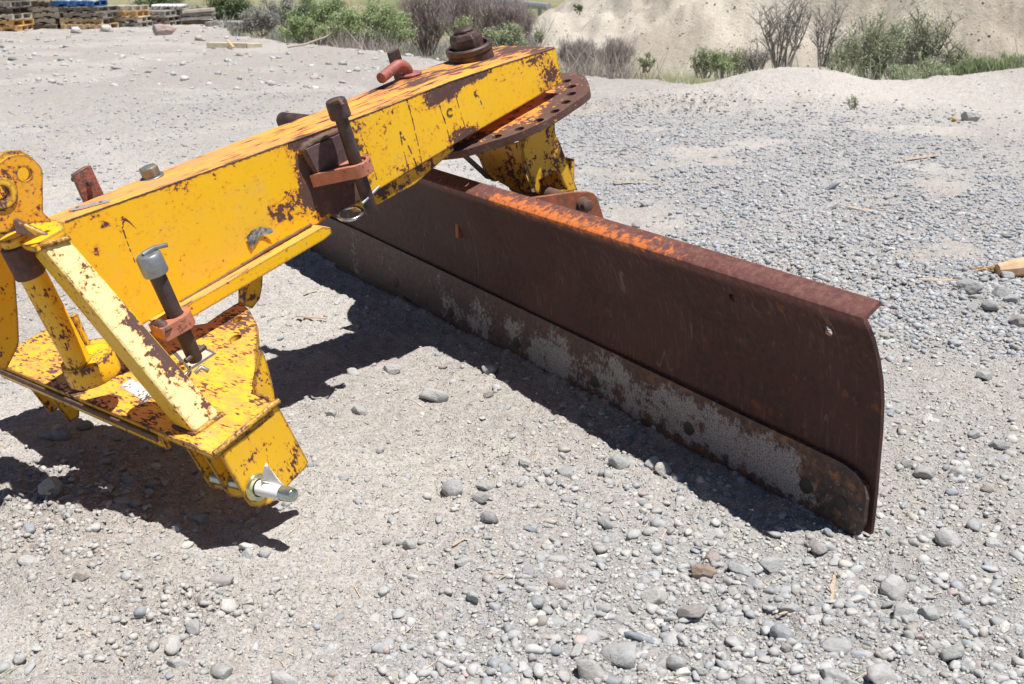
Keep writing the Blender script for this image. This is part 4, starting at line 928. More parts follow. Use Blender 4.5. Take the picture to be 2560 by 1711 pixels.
# ---- welds
def bead(pts, r, mat, fr=FH, n=8):
    P = []
    for i in range(len(pts) - 1):
        a_, b_ = Vector(pts[i]), Vector(pts[i + 1]); m__ = max(3, int((b_ - a_).length / .006))
        for t in range(m__): P.append(a_.lerp(b_, t / m__) + Vector((random.uniform(-1, 1), random.uniform(-1, 1), random.uniform(-1, 1))) * r * .18)
    P.append(Vector(pts[-1])); tube('weld_bead', fr, P, [r * random.uniform(.75, 1.15) for _ in P], mat, G, n)
bead([BL + Vector((-.002, 0, .002)), BR + Vector((0, -.002, .002)), BR2 + Vector((.002, 0, .002))], .0065, M_hitch)
bead([BL2 + Vector((-.002, 0, .002)), BL + Vector((-.002, 0, .002))], .006, M_rust)
bead([(.176, .02, ZP + .001), (.180, .100, ZP + .001)], .005, M_hitch)
bead([tuple(FB.pt(px, py, 1, -.092)) for px, py in ((452, 757), (560, 692), (670, 624), (778, 562))], .0045, M_rust_brown, FB)
bead([(x_, -.0895, top_z(x_) - .002) for x_ in np.linspace(-1.38, .28, 12)], .0022, M_rust_brown, FB, 6)
bead([TL + Vector((0, -.003, .002)), TR_ + Vector((0, -.003, .002))], .007, M_hitch)
# ---- mast
MY_ = .40
mp = [(-30, 470), (-12, 420), (20, 394), (38, 389), (63, 388), (84, 399), (97, 411), (103, 419), (107, 433), (107, 470), (108, 532), (126, 549), (128, 556), (40, 560), (18, 580), (-40, 585)]
hA = FH.pt(62, 436, 1, MY_); hB = FH.pt(3, 484, 1, MY_)
prism('mast_plate', FH, FH.pl(mp, 1, MY_), 1, MY_, MY_ + .016, M_mast, G, holes=[circle(hA[0], hA[2], .0165, 24), circle(hB[0], hB[2], .0165, 24)], bw=.003)
lathe('hole_boss', FH, (hB[0], MY_ - .006, hB[2]), [(.018, 0), (.034, 0), (.036, .003), (.036, .007), (.018, .007)], M_hitch, G, 32, axis=1, caps='ring')
mp2 = [(x - 34, y - 2) for x, y in mp]
prism('mast_plate', FH, FH.pl([(x - 12, y - 12) for x, y in mp], 1, MY_ + .12), 1, MY_ + .12, MY_ + .136, M_hitch, G, bw=.003)
# cap shelf and folded gusset
shelf = FH.pl([(-60, 560), (20, 590), (60, 612), (86, 618), (100, 606), (160, 572), (155, 555), (126, 548), (20, 530)], 2, FH.pt(100, 610, 1, .36)[2])
zsh = FH.pt(100, 610, 1, .36)[2]
prism('mast_shelf', FH, shelf, 2, zsh - .016, zsh, M_hitch, G, bw=.003)
g0 = FH.pt(30, 548, 1, MY_ - .002); g1 = FH.pt(116, 590, 1, .345); g2 = FH.pt(40, 586, 1, .385); g3 = FH.pt(90, 590, 1, .365)
vt_ = [Vector(g0), Vector(g1), Vector(g2), Vector(g3)]
t_ = Vector((.010, .0, .0)); me = mkmesh('gusset', [g0, g1, g3, g2] + [tuple(Vector(q) + t_) for q in (g0, g1, g3, g2)], [(0, 1, 2, 3), (7, 6, 5, 4), (0, 4, 5, 1), (1, 5, 6, 2), (2, 6, 7, 3), (3, 7, 4, 0)], M_hitch); fixn(me)
smooth(bevel(link('gusset', me, G, FH), .002), 50)
# ---- post and ring of the swing pivot
PYc = .47; pb = FH.pt(185, 884, 1, PYc); pt_ = FH.pt(30, 590, 1, PYc); rb = FH.pt(215, 890, 1, PYc); xr = FH.pt(218, 915, 1, PYc)
lathe('pivot_post', FH, (pb[0], PYc, 0), [(.031, pb[2] - .03), (.031, pt_[2])], M_hitch, G, 32)
zt2 = FH.pt(190, 912, 1, PYc)[2]
lathe('pivot_ring', FH, (xr[0] + .012, PYc + .012, zt2), [(.064, -.062), (.066, -.056), (.066, -.004), (.063, 0), (.02, 0)], M_hitch, G, 40)
lathe('pivot_collar', FH, (pb[0] - .004, PYc, FH.pt(60, 640, 1, PYc)[2]), [(.034, -.05), (.036, -.046), (.036, .03), (.031, .034)], M_rust, G, 32)
# plate strut of the far side at the frame's edge
prism('far_strut', FH, FH.pl([(-80, 560), (10, 560), (37, 672), (46, 800), (48, 850), (46, 866), (17, 924), (-90, 930)], 1, .66), 1, .66, .675, M_hitch, G, bw=.003)
tube('thin_rod', FH, [FH.pt(184, 788, 1, .60), FH.pt(219, 868, 1, .60)], .010, M_hitch, G, 12)

# ================================================================ background
def cone_ground(px, py, Y):
    """point on the sight line at depth Y"""
    r = sight(px, py); t = Y / r[1]; return CAMP + t * r
def zland(x, y): return float(land(np.array([x]), np.array([y]))[0][0])
# ---- pallets
def wood(name, c, c2): return plain(name, c, .85, 0, .2, 9, .3, c2)
W_NEW = wood('new_pallet_wood', (.62, .47, .29), (.52, .38, .22)); W_PALE = wood('pale_pallet_wood', (.62, .55, .44), (.48, .41, .31)); W_GREY = wood('grey_pallet_wood', (.38, .355, .32), (.26, .235, .21)); W_DARK = wood('dark_pallet_wood', (.20, .155, .115), (.12, .09, .065)); W_OR = wood('orange_pallet_wood', (.66, .42, .18), (.58, .34, .14)); W_BLUE = plain('blue_pallet_paint', (.05, .17, .42), .6, 0, .12, 12, .2)
def pallet_parts(L=1.06, Dp=1.0):
    H, hb, hs = .135, .02, .095
    s_ = prism_mesh('stringer', [(-L / 2, 0), (-.33, 0), (-.30, .038), (-.14, .038), (-.11, 0), (.11, 0), (.14, .038), (.30, .038), (.33, 0), (L / 2, 0), (L / 2, hs), (-L / 2, hs)], 1, -.022, .022, None)
    b_ = box_mesh('deck_board', (-.05, -Dp / 2, 0), (.05, Dp / 2, hb), None)
    return s_, b_
PS, PB = pallet_parts()
MESHC = {}
def matted(me, mat):
    k = (me.name, mat.name)
    if k not in MESHC: c = me.copy(); c.materials.clear(); c.materials.append(mat); c.name = me.name.split('.')[0]; MESHC[k] = c
    return MESHC[k]
def pallet(x, y, z, rz, ms, mb, label, group, missing=(), pitch=0, roll=0):
    e = empty('pallet', label, 'pallet', (x, y, z), group); e.rotation_euler = (pitch, roll, rz)
    def ch(nm, me, l_):
        o = bpy.data.objects.new(nm, me); COL.objects.link(o); o.parent = e; o.location = l_
    for j in (-.46, 0, .46): ch('stringer', matted(PS, ms), (0, j, .019))
    for i in range(7):
        if i in missing: continue
        ch('deck_board', matted(PB, mb), (-.475 + .158 * i + random.uniform(-.01, .01), random.uniform(-.01, .01), .115))
    for i in range(4): ch('deck_board', matted(PB, mb), (-.475 + .3166 * i, 0, -.0005))
    return e
ORD = ['lowest', 'second', 'third', 'fourth', 'fifth', 'sixth', 'seventh']
# (px of the middle, py of the foot, depth, how many, materials from the ground up, words)
stacks = [(8, 77, 26.5, 6, [W_OR, W_OR, W_PALE, W_DARK, W_GREY, W_DARK], 'stack at the far left edge of the yard'),
          (112, 73, 27.5, 6, [W_DARK, W_PALE, W_PALE, W_PALE, W_DARK, W_PALE], 'stack left of the dark gap beside the blue pallet'),
          (224, 72, 27.5, 4, [W_NEW, W_NEW, W_GREY, W_DARK], 'stack that carries the blue pallet'),
          (316, 68, 28.5, 4, [W_GREY, W_PALE, W_OR, W_PALE], 'stack right of the blue pallet'),
          (388, 66, 29.5, 3, [W_GREY, W_DARK, W_GREY], 'low grey stack behind the pink boulder'),
          (436, 71, 30.5, 4, [W_GREY, W_DARK, W_GREY, W_DARK], 'grey stack topped by a row of white pipes'),
          (572, 80, 29, 2, [W_GREY, W_GREY], 'pair of weathered pallets right of the stacks')]
for px, py, Y, n, ms, words in stacks:
    p = cone_ground(px, py, Y); z = p[2]
    for i in range(n):
        m = ms[i]; w_ = m.name.split('_')[0]
        pallet(p[0] + random.uniform(-.07, .07), p[1] + random.uniform(-.08, .08), z, random.gauss(0, .07), m, m if m != W_DARK else W_GREY, '%s %s wooden pallet of the %s' % (ORD[i], w_, words), 'wooden pallets stacked at the yard edge', missing=(random.randint(1, 5),) if random.random() < .5 else (), roll=random.gauss(0, .012))
        z += .1365
    if px == 224:
        bl = pallet(p[0] - .17, p[1], z, .0, W_BLUE, W_BLUE, 'blue painted pallet on top of a wooden pallet stack', None)
        z2 = z + .137; sh = empty('sheet_bundle', 'bundle of pale grey slatted sheets lying on the blue pallet', 'sheets', (p[0] - .17, p[1], z2))
        ms_ = plain('pale_grey_sheet', (.50, .52, .54), .5, 0, .06, 10, .1)
        for i in range(7):
            o = bpy.data.objects.new('sheet', box_mesh('sheet', (-.07, -.42, 0), (.07, .42, .03 + .03 * (i % 2)), ms_)); COL.objects.link(o); o.parent = sh; o.location = (-.45 + .15 * i, 0, .001); o.rotation_euler = (.10, 0, 0)
    if px == 436:
        wm = plain('white_plastic_pipe', (.74, .73, .70), .4, 0, .04, 20, .05); pb_ = empty('pipe_bundle', 'row of short white pipes lying on top of a grey pallet stack', 'pipes', (p[0] - .05, p[1], z + .002))
        for i in range(7):
            me = lathe_mesh('pipe', [(.048, -.4), (.048, .4)], wm, 14, 1); smooth_me = me.polygons.foreach_set('use_smooth', [True] * len(me.polygons))
            o = bpy.data.objects.new('pipe', me); COL.objects.link(o); o.parent = pb_; o.location = (-.36 + .115 * i, 0, .05)
# loose planks piled between the stacks
p = cone_ground(497, 68, 30); pk = empty('plank_pile', 'pile of weathered grey planks between the white pipes and the low pallets', 'plank pile', (p[0], p[1], p[2]))
for i, (dz, m, dy, tilt) in enumerate(((.0, W_OR, 0, .0), (.10, W_DARK, .05, .0), (.20, W_GREY, .0, -.06), (.31, W_GREY, .08, -.05), (.40, W_PALE, .02, -.07))):
    o = bpy.data.objects.new('plank', box_mesh('plank', (-.40, -.30, 0), (.40, .30, .075), m)); COL.objects.link(o); o.parent = pk; o.location = (.01 * i, dy, dz); o.rotation_euler = (0, tilt, .03 * i)
# coils of white hose behind the left stacks
hm = plain('white_hose', (.66, .66, .64), .5, 0, .06, 30, .1); hm2 = plain('grey_hose', (.30, .30, .31), .5, 0, .1, 30, .1)
for i, (px, Y, m, w_) in enumerate(((18, 29.5, hm, 'first thick coil of white hose from the left edge, behind the pallets'), (38, 29.8, hm2, 'grey hose coil between two white coils behind the pallets'), (62, 30.1, hm2, 'grey ribbed hose coil right of the other coils behind the pallets'), (95, 30.3, hm, 'white hose coil standing behind the second pallet stack'), (-8, 29.2, hm, 'white hose coil cut by the left edge of the view'))):
    p = cone_ground(px, 60, Y); vs_a = []; fs_a = []
    for k_ in range(7):
        v, f = tube_data(arc3((p[0] + random.uniform(-.02, .02), p[1] + .055 * k_ - .15, p[2] + .50), .50 - .02 * (k_ % 2), 0, 2 * math.pi, 28, (.97, .1, 0), (0, .12, 1)), .028, 6, False); b_ = len(vs_a); vs_a += v; fs_a += [tuple(q + b_ for q in ff_) for ff_ in f]
    tag(link('hose_coil', mkmesh('hose_coil', vs_a, fs_a, m, True)), w_, 'hose coil', 'coils of hose behind the pallets')

# ---- boulders, planks and other loose things on the terrace
def big_stone(px, py, Y, wpx, asp, col, label, name='boulder', rz=0., cat='boulder'):
    p = cone_ground(px, py, Y); s_ = wpx * Y / FPX / 2; o = bpy.data.objects.new(name, ST[5] if wpx > 40 else ST[3]); COL.objects.link(o)
    o.location = (p[0], p[1], zland(p[0], p[1]) + s_ * asp[2] * .55); o.scale = (s_ * asp[0], s_ * asp[1], s_ * asp[2]); o.rotation_euler = (0, .12, rz); o.color = (*col, 1); return tag(o, label, cat)
def Yof(px, py): return float(ground_at(px, py, zland(*ground_at(px, py)[:2]))[1])
big_stone(408, 72, 24, 64, (1, .6, .55), (.47, .36, .33), 'large smooth pinkish boulder lying before the grey pallet stacks', rz=.3)
big_stone(266, 76, 25.5, 40, (1, .7, .7), (.56, .55, .52), 'white rounded boulder at the foot of the blue pallet stack')
big_stone(190, 80, 25, 34, (1, .7, .7), (.60, .59, .56), 'small white boulder under the dark gap between pallet stacks')
big_stone(495, 78, 22, 26, (1, .8, .75), (.55, .50, .42), 'round cream boulder left of the long wooden plank')
big_stone(31, 150, Yof(31, 152), 30, (1, .6, .42), (.20, .23, .22), 'dark green grey cobble near the left edge of the yard', cat='rock')
big_stone(290, 168, Yof(290, 170), 34, (1, .6, .35), (.40, .39, .37), 'flat grey cobble lying in the pale open ground left of the boom', cat='rock')
big_stone(2434, 250, Yof(2434, 258), 48, (1, .8, .7), (.50, .50, .49), 'pale grey boulder below the right hand dirt berm')
o = big_stone(2393, 251, Yof(2393, 257), 18, (1, .7, .7), (.60, .36, .04), 'small yellow lump left of the grey boulder by the berm', 'yellow_stone', cat='rock')
# plank block and stick
p = cone_ground(576, 100, 19.6)
pe = empty('wooden_beam', 'thick pale timber beam lying on the gravel below the bushes', 'beam', (p[0], p[1], zland(p[0], p[1])))
m_ = wood('pale_timber', (.62, .54, .40), (.50, .42, .30))
o = bpy.data.objects.new('plank', box_mesh('plank', (-.40, -.10, 0), (.36, .08, .085), m_)); COL.objects.link(o); o.parent = pe; o.location = (-.02, 0, .01); o.rotation_euler = (0, 0, -.12)
o = bpy.data.objects.new('plank', box_mesh('plank', (-.12, -.14, 0), (.14, .08, .08), m_)); COL.objects.link(o); o.parent = pe; o.location = (.42, -.06, .01); o.rotation_euler = (0, 0, .35)
p2 = cone_ground(575, 104, 19.25); o = bpy.data.objects.new('broken_stick', box_mesh('broken_stick', (-.02, -.26, 0), (.025, .24, .018), wood('orange_stick', (.66, .42, .22), (.55, .33, .16)))); COL.objects.link(o)
o.location = (p2[0], p2[1], zland(p2[0], p2[1]) + .075); o.rotation_euler = (.18, 0, .45); tag(o, 'thin orange stick leaning across the pale timber beam', 'stick')
# log piece and splinters at the right edge
p = ground_at(2545, 690); me = mkmesh('split_log', *tube_data([(-.10, 0, .035), (-.03, .0, .04), (.06, .01, .045), (.16, .02, .05)], [.026, .040, .044, .046], 9), wood('split_log_wood', (.60, .40, .24), (.45, .27, .17)))
o = link('split_log', me); o.location = (p[0], p[1], zland(p[0], p[1]) - .005); o.rotation_euler = (0, 0, .12); tag(o, 'broken split log with torn end at the right edge', 'log')
vs_a, fs_a = [], []
for k_ in range(14):
    L_ = random.uniform(.03, .09); a = random.uniform(-.5, .5); c0_ = Vector((random.uniform(-.05, .05), random.uniform(-.02, .02), .012 + random.random() * .01)); d = Vector((math.cos(a), math.sin(a), random.uniform(-.1, .25))) * L_
    v, f = tube_data([c0_ - d, c0_ + Vector((0, 0, .006)), c0_ + d], [.0012, .0035, .001], 4); b_ = len(vs_a); vs_a += v; fs_a += [tuple(q + b_ for q in ff_) for ff_ in f]
p = ground_at(2480, 688); o = link('bark_shreds', mkmesh('bark_shreds', vs_a, fs_a, wood('bark_shred', (.50, .33, .17), (.34, .2, .1)))); o.location = (p[0], p[1], zland(p[0], p[1])); tag(o, 'tangle of torn brown bark shreds left of the split log', 'bark')

# ---- shrubs
def leaf_mat(name, c1, c2, c3, tr=.35):
    s = NT(name); at = s.N('Attribute'); at.attribute_name = 'tint'
    k = s.sep(at.outputs['Color'])[0]
    c = s.mix(s.ss(k, .2, .7), c1, c2); c = s.mix(s.ss(k, .78, .97), c, c3); s.set(Base_Color=c, Roughness=.75)
    s.b.inputs['Specular IOR Level'].default_value = .2
    t = s.N('BsdfTranslucent'); s.L(c, t.inputs[0]); mx = s.N('MixShader'); mx.inputs[0].default_value = tr; s.L(s.b.outputs[0], mx.inputs[1]); s.L(t.outputs[0], mx.inputs[2]); s.L(mx.outputs[0], s.out.inputs[0])
    return s.m
L_GREEN = leaf_mat('bright_shrub_leaf', (.28, .36, .17), (.45, .52, .29), (.72, .66, .50)); L_DK = leaf_mat('dark_shrub_leaf', (.13, .19, .09), (.24, .29, .15), (.40, .39, .24)); L_SAGE = leaf_mat('sage_leaf', (.33, .33, .30), (.46, .455, .42), (.54, .51, .46)); L_OL = leaf_mat('olive_willow_leaf', (.34, .39, .23), (.52, .55, .38), (.66, .62, .50)); L_TW = leaf_mat('tamarisk_twig', (.34, .28, .275), (.48, .41, .40), (.56, .48, .44)); L_TAN = leaf_mat('pale_brown_stalk', (.38, .33, .30), (.50, .44, .40), (.58, .50, .43))
M_bark = plain('grey_shrub_bark', (.40, .37, .33), .85, 0, .2, 40, .2); M_barkr = plain('red_brown_bark', (.38, .31, .29), .85, 0, .2, 40, .2)
def shrub(name, label, cat, px0, px1, ytop, Y, ybase_px=None, nst=9, nleaf=3500, leaf=(.012, .05), lm=L_GREEN, bark=M_bark, spread=.6, up=.55, sub=6, group=None, bare=.0, twig=.006, seed=0, droop=.0, clump=.10, flatk=.55, upr=.55):
    """a many-stemmed shrub: woody stems that fork, and leaf blades round the outer twigs"""
    rs = random.Random(seed * 13 + int(px0)); r_ = np.random.default_rng(seed * 7 + int(abs(px0)))
    c = cone_ground((px0 + px1) / 2, 60, Y); x0 = float(c[0]); W_ = (px1 - px0) * Y / FPX / 1.0
    zb = float(cone_ground(0, ybase_px, Y)[2]) if ybase_px is not None else zland(x0, Y) - .03
    top = float(cone_ground(0, ytop, Y)[2]); H = top - zb
    e = empty(name, label, cat, (x0, Y, zb), group); Vv, Ff, tips = [], [], []
    def add(pts, rad, n=5):
        v, f = tube_data(pts, rad, n, False); b = len(Vv); Vv.extend(v); Ff.extend([tuple(q + b for q in g) for g in f])
    def ell(dirx):  # allowed height by a lumpy outline
        return H * (1 - flatk * (abs(dirx) * 2) ** 2.2) * rs.uniform(.62, 1.06)
    for i in range(nst):
        tx = ((i + .5) / nst - .5) * .92 + rs.uniform(-.06, .06); hx = tx * W_ ; h = ell(tx)
        b0 = Vector((hx * .25 * spread + rs.uniform(-.05, .05), rs.uniform(-.12, .12) * W_, 0)); tip = Vector((hx, rs.uniform(-.25, .25) * W_ * .6, h))
        pts = []
        for k in range(6):
            t = k / 5; q = b0.lerp(tip, t ** .95); q.x += (hx - b0.x) * (t - t ** up) * -.25 + rs.uniform(-.02, .02) * H; q.y += rs.uniform(-.02, .02) * H; pts.append(q)
        r0 = twig * rs.uniform(1.2, 2.2) * (1 + .5 * H); add(pts, [r0 * (1 - .8 * k / 5) for k in range(6)])
        for j in range(sub):
            t = rs.uniform(.22, .98); k = min(4, int(t * 5)); s0 = pts[k].lerp(pts[k + 1], t * 5 - k); a = rs.uniform(0, 6.28)
            L_ = H * rs.uniform(.14, .34) * (1.1 - .4 * t); d = Vector((math.cos(a) * .7, math.sin(a) * .5, rs.uniform(.45, 1.1) - droop)).normalized() * L_
            mid = s0 + d * .5 + Vector((rs.uniform(-.05, .05), 0, rs.uniform(-.02, .05))) * L_; e2 = s0 + d; add([s0, mid, e2], [r0 * .45, r0 * .32, r0 * .12], 4)
            tips += [(s0 + d * .35, L_), (mid, L_), (e2, L_ * .8)]
            for q in range(2):
                a2 = rs.uniform(0, 6.28); d2 = Vector((math.cos(a2) * .6, math.sin(a2) * .5, rs.uniform(.3, 1))).normalized() * L_ * .45; add([mid, mid + d2], [r0 * .25, r0 * .08], 3); tips.append((mid + d2, L_ * .6))
    st_ = link('stems', mkmesh('stems', Vv, Ff, bark), None); st_.parent = e
    if nleaf and tips:
        T = np.array([list(t[0]) for t in tips]); S = np.array([t[1] for t in tips]); wt = r_.random(len(T)) ** 2.2 + .03; k = r_.choice(len(T), nleaf, p=wt / wt.sum())
        P = T[k] + r_.normal(0, 1, (nleaf, 3)) * (clump * H * .5 + S[k] * .22)[:, None] * np.array([1, .8, .75]); P[:, 2] = np.maximum(P[:, 2], .01)
        d = r_.normal(0, 1, (nleaf, 3)) * np.array([.6, .6, .5]) + np.array([0, 0, upr - droop]); d /= np.linalg.norm(d, axis=1)[:, None]
        w_ = np.cross(d, r_.normal(0, 1, (nleaf, 3))); w_ /= np.linalg.norm(w_, axis=1)[:, None]
        L_ = r_.uniform(.6, 1.3, nleaf)[:, None] * leaf[1] / 2; wd = leaf[0] / 2
        V4 = np.stack([P - d * L_, P + w_ * wd, P + d * L_, P - w_ * wd], 1).reshape(-1, 3); F4 = np.arange(nleaf * 4).reshape(-1, 4)
        tn = np.repeat(np.clip(r_.random(nleaf) * .45 + .6 * r_.random(len(T))[k], 0, 1), 4); colr = np.stack([tn] * 3, 1)
        lf = bpy.data.objects.new('foliage', np_mesh('foliage', V4, F4, lm, colr, False)); COL.objects.link(lf); lf.parent = e
    return e
gG = None
shrub('green_shrub', 'big bright green shrub behind the yard edge, left of the reddish twigs', 'shrub', 790, 1050, 18, 19.5, 128, 16, 16000, (.020, .055), L_GREEN, seed=1, sub=10)
shrub('green_shrub', 'tall bright green shrub with pale tops growing against the dark sage', 'shrub', 720, 880, -12, 21, 112, 12, 12000, (.020, .055), L_GREEN, seed=2, sub=9)
shrub('green_shrub', 'low green shrub at the left foot of the tall bright shrub', 'shrub', 700, 800, 50, 20.5, 108, 9, 5000, (.018, .05), L_GREEN, seed=3)
shrub('dark_shrub', 'dark green bush behind the pair of weathered pallets', 'shrub', 515, 640, -18, 33, 70, 12, 9000, (.035, .08), L_DK, seed=4, sub=9)
shrub('dark_shrub', 'dark green bush rising behind the white pipes and stacks', 'shrub', 330, 480, -25, 36, 48, 12, 7000, (.035, .08), L_DK, seed=5, sub=8)
shrub('sage_shrub', 'grey sagebrush right of the weathered pallets', 'shrub', 600, 705, 22, 27, 92, 14, 7000, (.022, .05), L_SAGE, seed=6, sub=8)
shrub('sage_shrub', 'grey sagebrush left of the dark green bush', 'shrub', 455, 540, 12, 38, 55, 10, 4000, (.03, .06), L_SAGE, seed=7)
shrub('sage_shrub', 'pale sagebrush behind the tall bright shrub', 'shrub', 640, 790, -6, 34, 70, 14, 7000, (.03, .06), L_SAGE, seed=8)
for i, (a, b, t, Y, w_) in enumerate(((1000, 1130, -20, 22, 'reddish bare tamarisk behind the big green shrub'), (1090, 1230, -30, 25, 'reddish bare tamarisk directly behind the king bolt'), (1180, 1320, -10, 23.5, 'reddish bare tamarisk left of the foot of the dirt mound'), (1240, 1340, 10, 29, 'thin bare tamarisk under the guard rail'))):
    shrub('bare_tamarisk', w_, 'shrub', a, b, t, Y, 140 if Y < 24 else 118, 34, 5200, (.008, .17), L_TW, M_barkr, seed=20 + i, sub=10, twig=.006, flatk=.15, upr=1.6, clump=.07, group='bare reddish tamarisk bushes behind the yard edge')
shrub('green_shrub', 'small bright green shrub tuft beside the king bolt', 'shrub', 1140, 1180, 45, 20, 120, 6, 1500, (.018, .045), L_GREEN, seed=31)
shrub('green_shrub', 'olive green shrub at the left foot of the dirt mound', 'shrub', 1215, 1320, 55, 21, 140, 10, 4500, (.018, .05), L_OL, seed=32)
shrub('dead_grass_clump', 'clump of dry brown stalks behind the turntable end of the boom', 'dry grass', 1390, 1500, 100, 15.5, 175, 40, 2600, (.006, .13), L_TAN, M_barkr, seed=33, sub=5, twig=.0022, upr=1.8, clump=.05, flatk=.4)
shrub('dead_grass_clump', 'clump of dry brown stalks right of the boom end', 'dry grass', 1490, 1590, 102, 15.8, 185, 40, 2400, (.006, .13), L_TAN, M_barkr, seed=34, sub=5, twig=.0022, upr=1.8, clump=.05, flatk=.4)
shrub('green_sprig', 'small green sprig between dry stalks and the three low shrubs', 'shrub', 1595, 1645, 138, 14.5, 182, 5, 700, (.014, .04), L_GREEN, seed=35)
shrub('low_shrub', 'left one of the low green shrubs before the mound', 'shrub', 1730, 1800, 118, 14, 196, 9, 2200, (.012, .04), L_OL, seed=36)
shrub('low_shrub', 'middle one of the low green shrubs before the mound, the greenest', 'shrub', 1785, 1830, 122, 13.6, 196, 7, 1900, (.012, .04), L_GREEN, seed=37)
shrub('low_shrub', 'right one of the low shrubs before the mound, greyish', 'shrub', 1810, 1880, 112, 14, 198, 9, 2200, (.012, .04), L_OL, seed=38)
shrub('bare_bush', 'tall grey leafless bush left of the willow shrub', 'shrub', 1890, 2040, -40, 13.2, 172, 15, 1500, (.006, .05), L_SAGE, M_bark, seed=39, sub=11, twig=.005, flatk=.3)
shrub('bare_bush', 'leafless bush with dark forked stem beside the willow shrub', 'shrub', 2030, 2110, 0, 13.0, 168, 7, 500, (.006, .05), L_SAGE, M_bark, seed=40, sub=10, twig=.005, flatk=.3)
shrub('willow_shrub', 'pale green willow shrub on the right flank of the white berm', 'shrub', 2110, 2280, 52, 12.4, 215, 22, 5200, (.009, .055), L_OL, M_bark, seed=41, sub=14, clump=.045, flatk=.35)
shrub('willow_shrub', 'taller olive willow shrub with dark stem right of the pale green one', 'shrub', 2255, 2390, 18, 12.8, 210, 15, 3000, (.009, .05), L_OL, M_bark, seed=42, sub=14, clump=.04, flatk=.35)
shrub('low_shrub', 'dense dark foot growth below the willow shrubs', 'shrub', 2230, 2420, 150, 11.9, 236, 20, 7000, (.010, .05), L_OL, seed=43, clump=.06)
shrub('wispy_shrub', 'thin wispy grey green shrub between the two willow shrubs', 'shrub', 2180, 2330, 75, 13.4, 210, 16, 1800, (.008, .05), L_SAGE, M_bark, seed=61, sub=12, clump=.06, flatk=.2, upr=1.1)
shrub('wispy_shrub', 'low wispy shrub right of the willow shrubs', 'shrub', 2370, 2450, 120, 12.8, 222, 14, 1500, (.008, .05), L_OL, M_bark, seed=62, sub=10, clump=.06, flatk=.3, upr=1.1)
shrub('wispy_shrub', 'low twiggy grey shrub left of the tall leafless bush', 'shrub', 1860, 1940, 110, 13.6, 190, 14, 700, (.006, .05), L_SAGE, M_bark, seed=63, sub=9, flatk=.3, upr=1.1)
shrub('wispy_shrub', 'twiggy grey shrub filling the gap right of the leafless bushes', 'shrub', 2060, 2170, 105, 13.0, 190, 16, 1500, (.007, .05), L_OL, M_bark, seed=64, sub=10, flatk=.3, upr=1.1)
shrub('grass_clump', 'green grassy clump behind the right hand berm', 'grass clump', 2400, 2500, 148, 12.3, 215, 22, 3600, (.007, .09), L_GREEN, seed=44, sub=6, upr=1.4, flatk=.3)
shrub('grass_clump', 'green grassy clump at the right edge of the view', 'grass clump', 2490, 2600, 142, 12.3, 212, 22, 3600, (.007, .09), L_GREEN, seed=45, sub=6, upr=1.4, flatk=.3)
shrub('weed', 'small thin weed standing on the gravel below the white berm', 'weed', 2135, 2170, 238, 9.0, 275, 6, 260, (.008, .02), L_OL, seed=46, twig=.003)
shrub('weed', 'low sprawling weed left of the white berm foot', 'weed', 1935, 1995, 222, 10.3, 252, 6, 320, (.008, .025), L_OL, seed=47, twig=.003)
shrub('mound_sprig', 'lone green sprig on the upper left slope of the mound', 'shrub', 1434, 1460, 8, 27, 34, 5, 350, (.02, .05), L_DK, seed=48)
shrub('mound_sprig', 'small sprig on the lower left slope of the mound', 'shrub', 1330, 1365, 70, 21.5, 108, 6, 500, (.016, .04), L_OL, seed=49)
def ground_scrub(name, label, n, xr, yfun, hr, mat, wd=.006, seed=1):
    r_ = np.random.default_rng(seed); k = 90; cx = r_.uniform(*xr, k); cy = yfun(cx, r_.random(k)); ci = r_.integers(0, k, n)
    x = cx[ci] + r_.normal(0, .22, n); y = cy[ci] + r_.normal(0, .25, n); z = land(x, y)[0]; h = r_.uniform(*hr, n) * (.5 + r_.random(k)[ci])
    b = np.stack([x, y, z], 1); d = np.stack([r_.normal(0, .35, n), r_.normal(0, .35, n), np.ones(n)], 1) * h[:, None]; w_ = np.stack([np.ones(n) * wd, r_.normal(0, wd, n), np.zeros(n)], 1)
    V4 = np.stack([b - w_, b + w_, b + d * .6 + w_ * .6, b + d], 1).reshape(-1, 3); F4 = np.arange(n * 4).reshape(-1, 4); tn = np.repeat(np.clip(.5 * r_.random(n) + .5 * r_.random(k)[ci], 0, 1), 4)
    return tag(link(name, np_mesh(name, V4, F4, mat, np.stack([tn] * 3, 1), False)), label, kind='stuff')
ground_scrub('dry_scrub', 'dry brown stalks and twigs tangled behind the yard edge', 9000, (-3.5, 2.6), lambda x, u: np.interp(x, ex, ey) + .5 + 6 * u ** 1.5, (.12, .45), L_TAN, .006, 3)
ground_scrub('grey_scrub', 'low grey green scrub on the flat beyond the shrubs', 9000, (-9, .5), lambda x, u: np.maximum(np.interp(x, ex, ey), 24) + 1 + 9 * u, (.2, .6), L_SAGE, .014, 4)
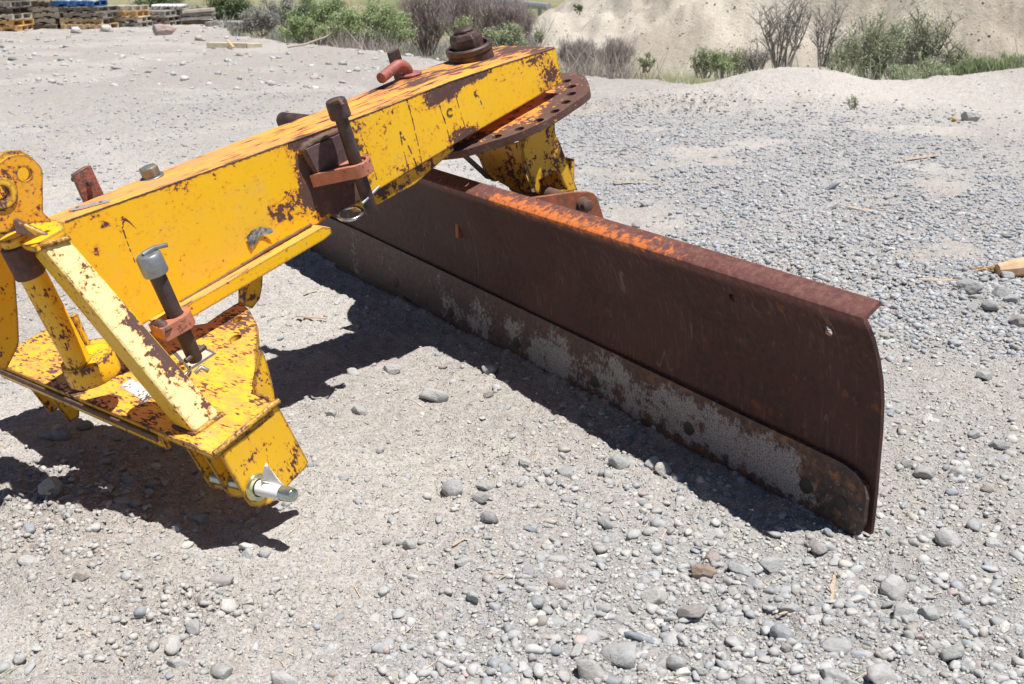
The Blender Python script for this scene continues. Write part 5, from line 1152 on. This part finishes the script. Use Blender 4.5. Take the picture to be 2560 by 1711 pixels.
ground_scrub('pale_scrub', 'pale dry growth under the willow shrubs and leafless bushes', 7000, (2.2, 7.5), lambda x, u: np.interp(x, ex, ey) + .3 + 2.6 * u, (.08, .40), L_OL, .005, 6)
ground_scrub('green_scrub', 'low green weeds at the foot of the shrubs', 5000, (-4.6, 6.5), lambda x, u: np.interp(x, ex, ey) + .7 + 2.2 * u, (.06, .28), L_GREEN, .007, 5)
# dead branch on the ground at the foot of the big green shrub
p = ground_at(800, 108); tag(link('dead_branch', mkmesh('dead_branch', *tube_data([(p[0] - .45, p[1] - .6, zland(p[0], p[1]) + .02), (p[0] - .2, p[1] - .35, .0), (p[0] + .1, p[1] + .1, .10), (p[0] + .25, p[1] + .3, .22)], [.014, .018, .016, .009], 7), wood('dead_wood', (.40, .34, .27), (.3, .25, .19)), True)), 'bleached dead branch leaning out of the big green shrub', 'branch')
# ---- guard rail on the far bank
ga, gb = cone_ground(1080, -8, 62), cone_ground(1372, 17, 50)
gr = empty('guard_rail', 'pale steel guard rail on the far bank behind the tamarisks', 'guard rail', tuple(ga))
gm_ = plain('weathered_rail_steel', (.42, .44, .46), .5, .4, .08, 5, .05); A_0, B_0 = Vector(ga), Vector(gb)
me = mkmesh('rail', *tube_data([A_0, B_0], .16, 8), gm_); o = link('rail', me); o.parent = gr; o.matrix_basis = gr.matrix_basis.inverted()
for k_ in range(8):
    q = A_0.lerp(B_0, (k_ + .5) / 8); me = box_mesh('rail_post', (q.x - .09, q.y + .1, q.z - 1.3), (q.x + .09, q.y + .28, q.z + .1), gm_); o = bpy.data.objects.new('rail_post', me); COL.objects.link(o); o.parent = gr; o.matrix_basis = gr.matrix_basis.inverted()
for px in (1198, 1266):
    p = cone_ground(px, 40, 58); o = link('fence_pole', mkmesh('fence_pole', *tube_data([(p[0], p[1], p[2] - 1), (p[0], p[1], p[2] + 4)], .07, 8), plain('dark_pole', (.10, .09, .08), .8))); tag(o, 'thin dark pole beyond the tamarisks, %s of the king bolt' % ('directly above' if px == 1198 else 'right'), 'pole')
for o in bpy.data.objects:
    if '_w' in o: del o['_w']
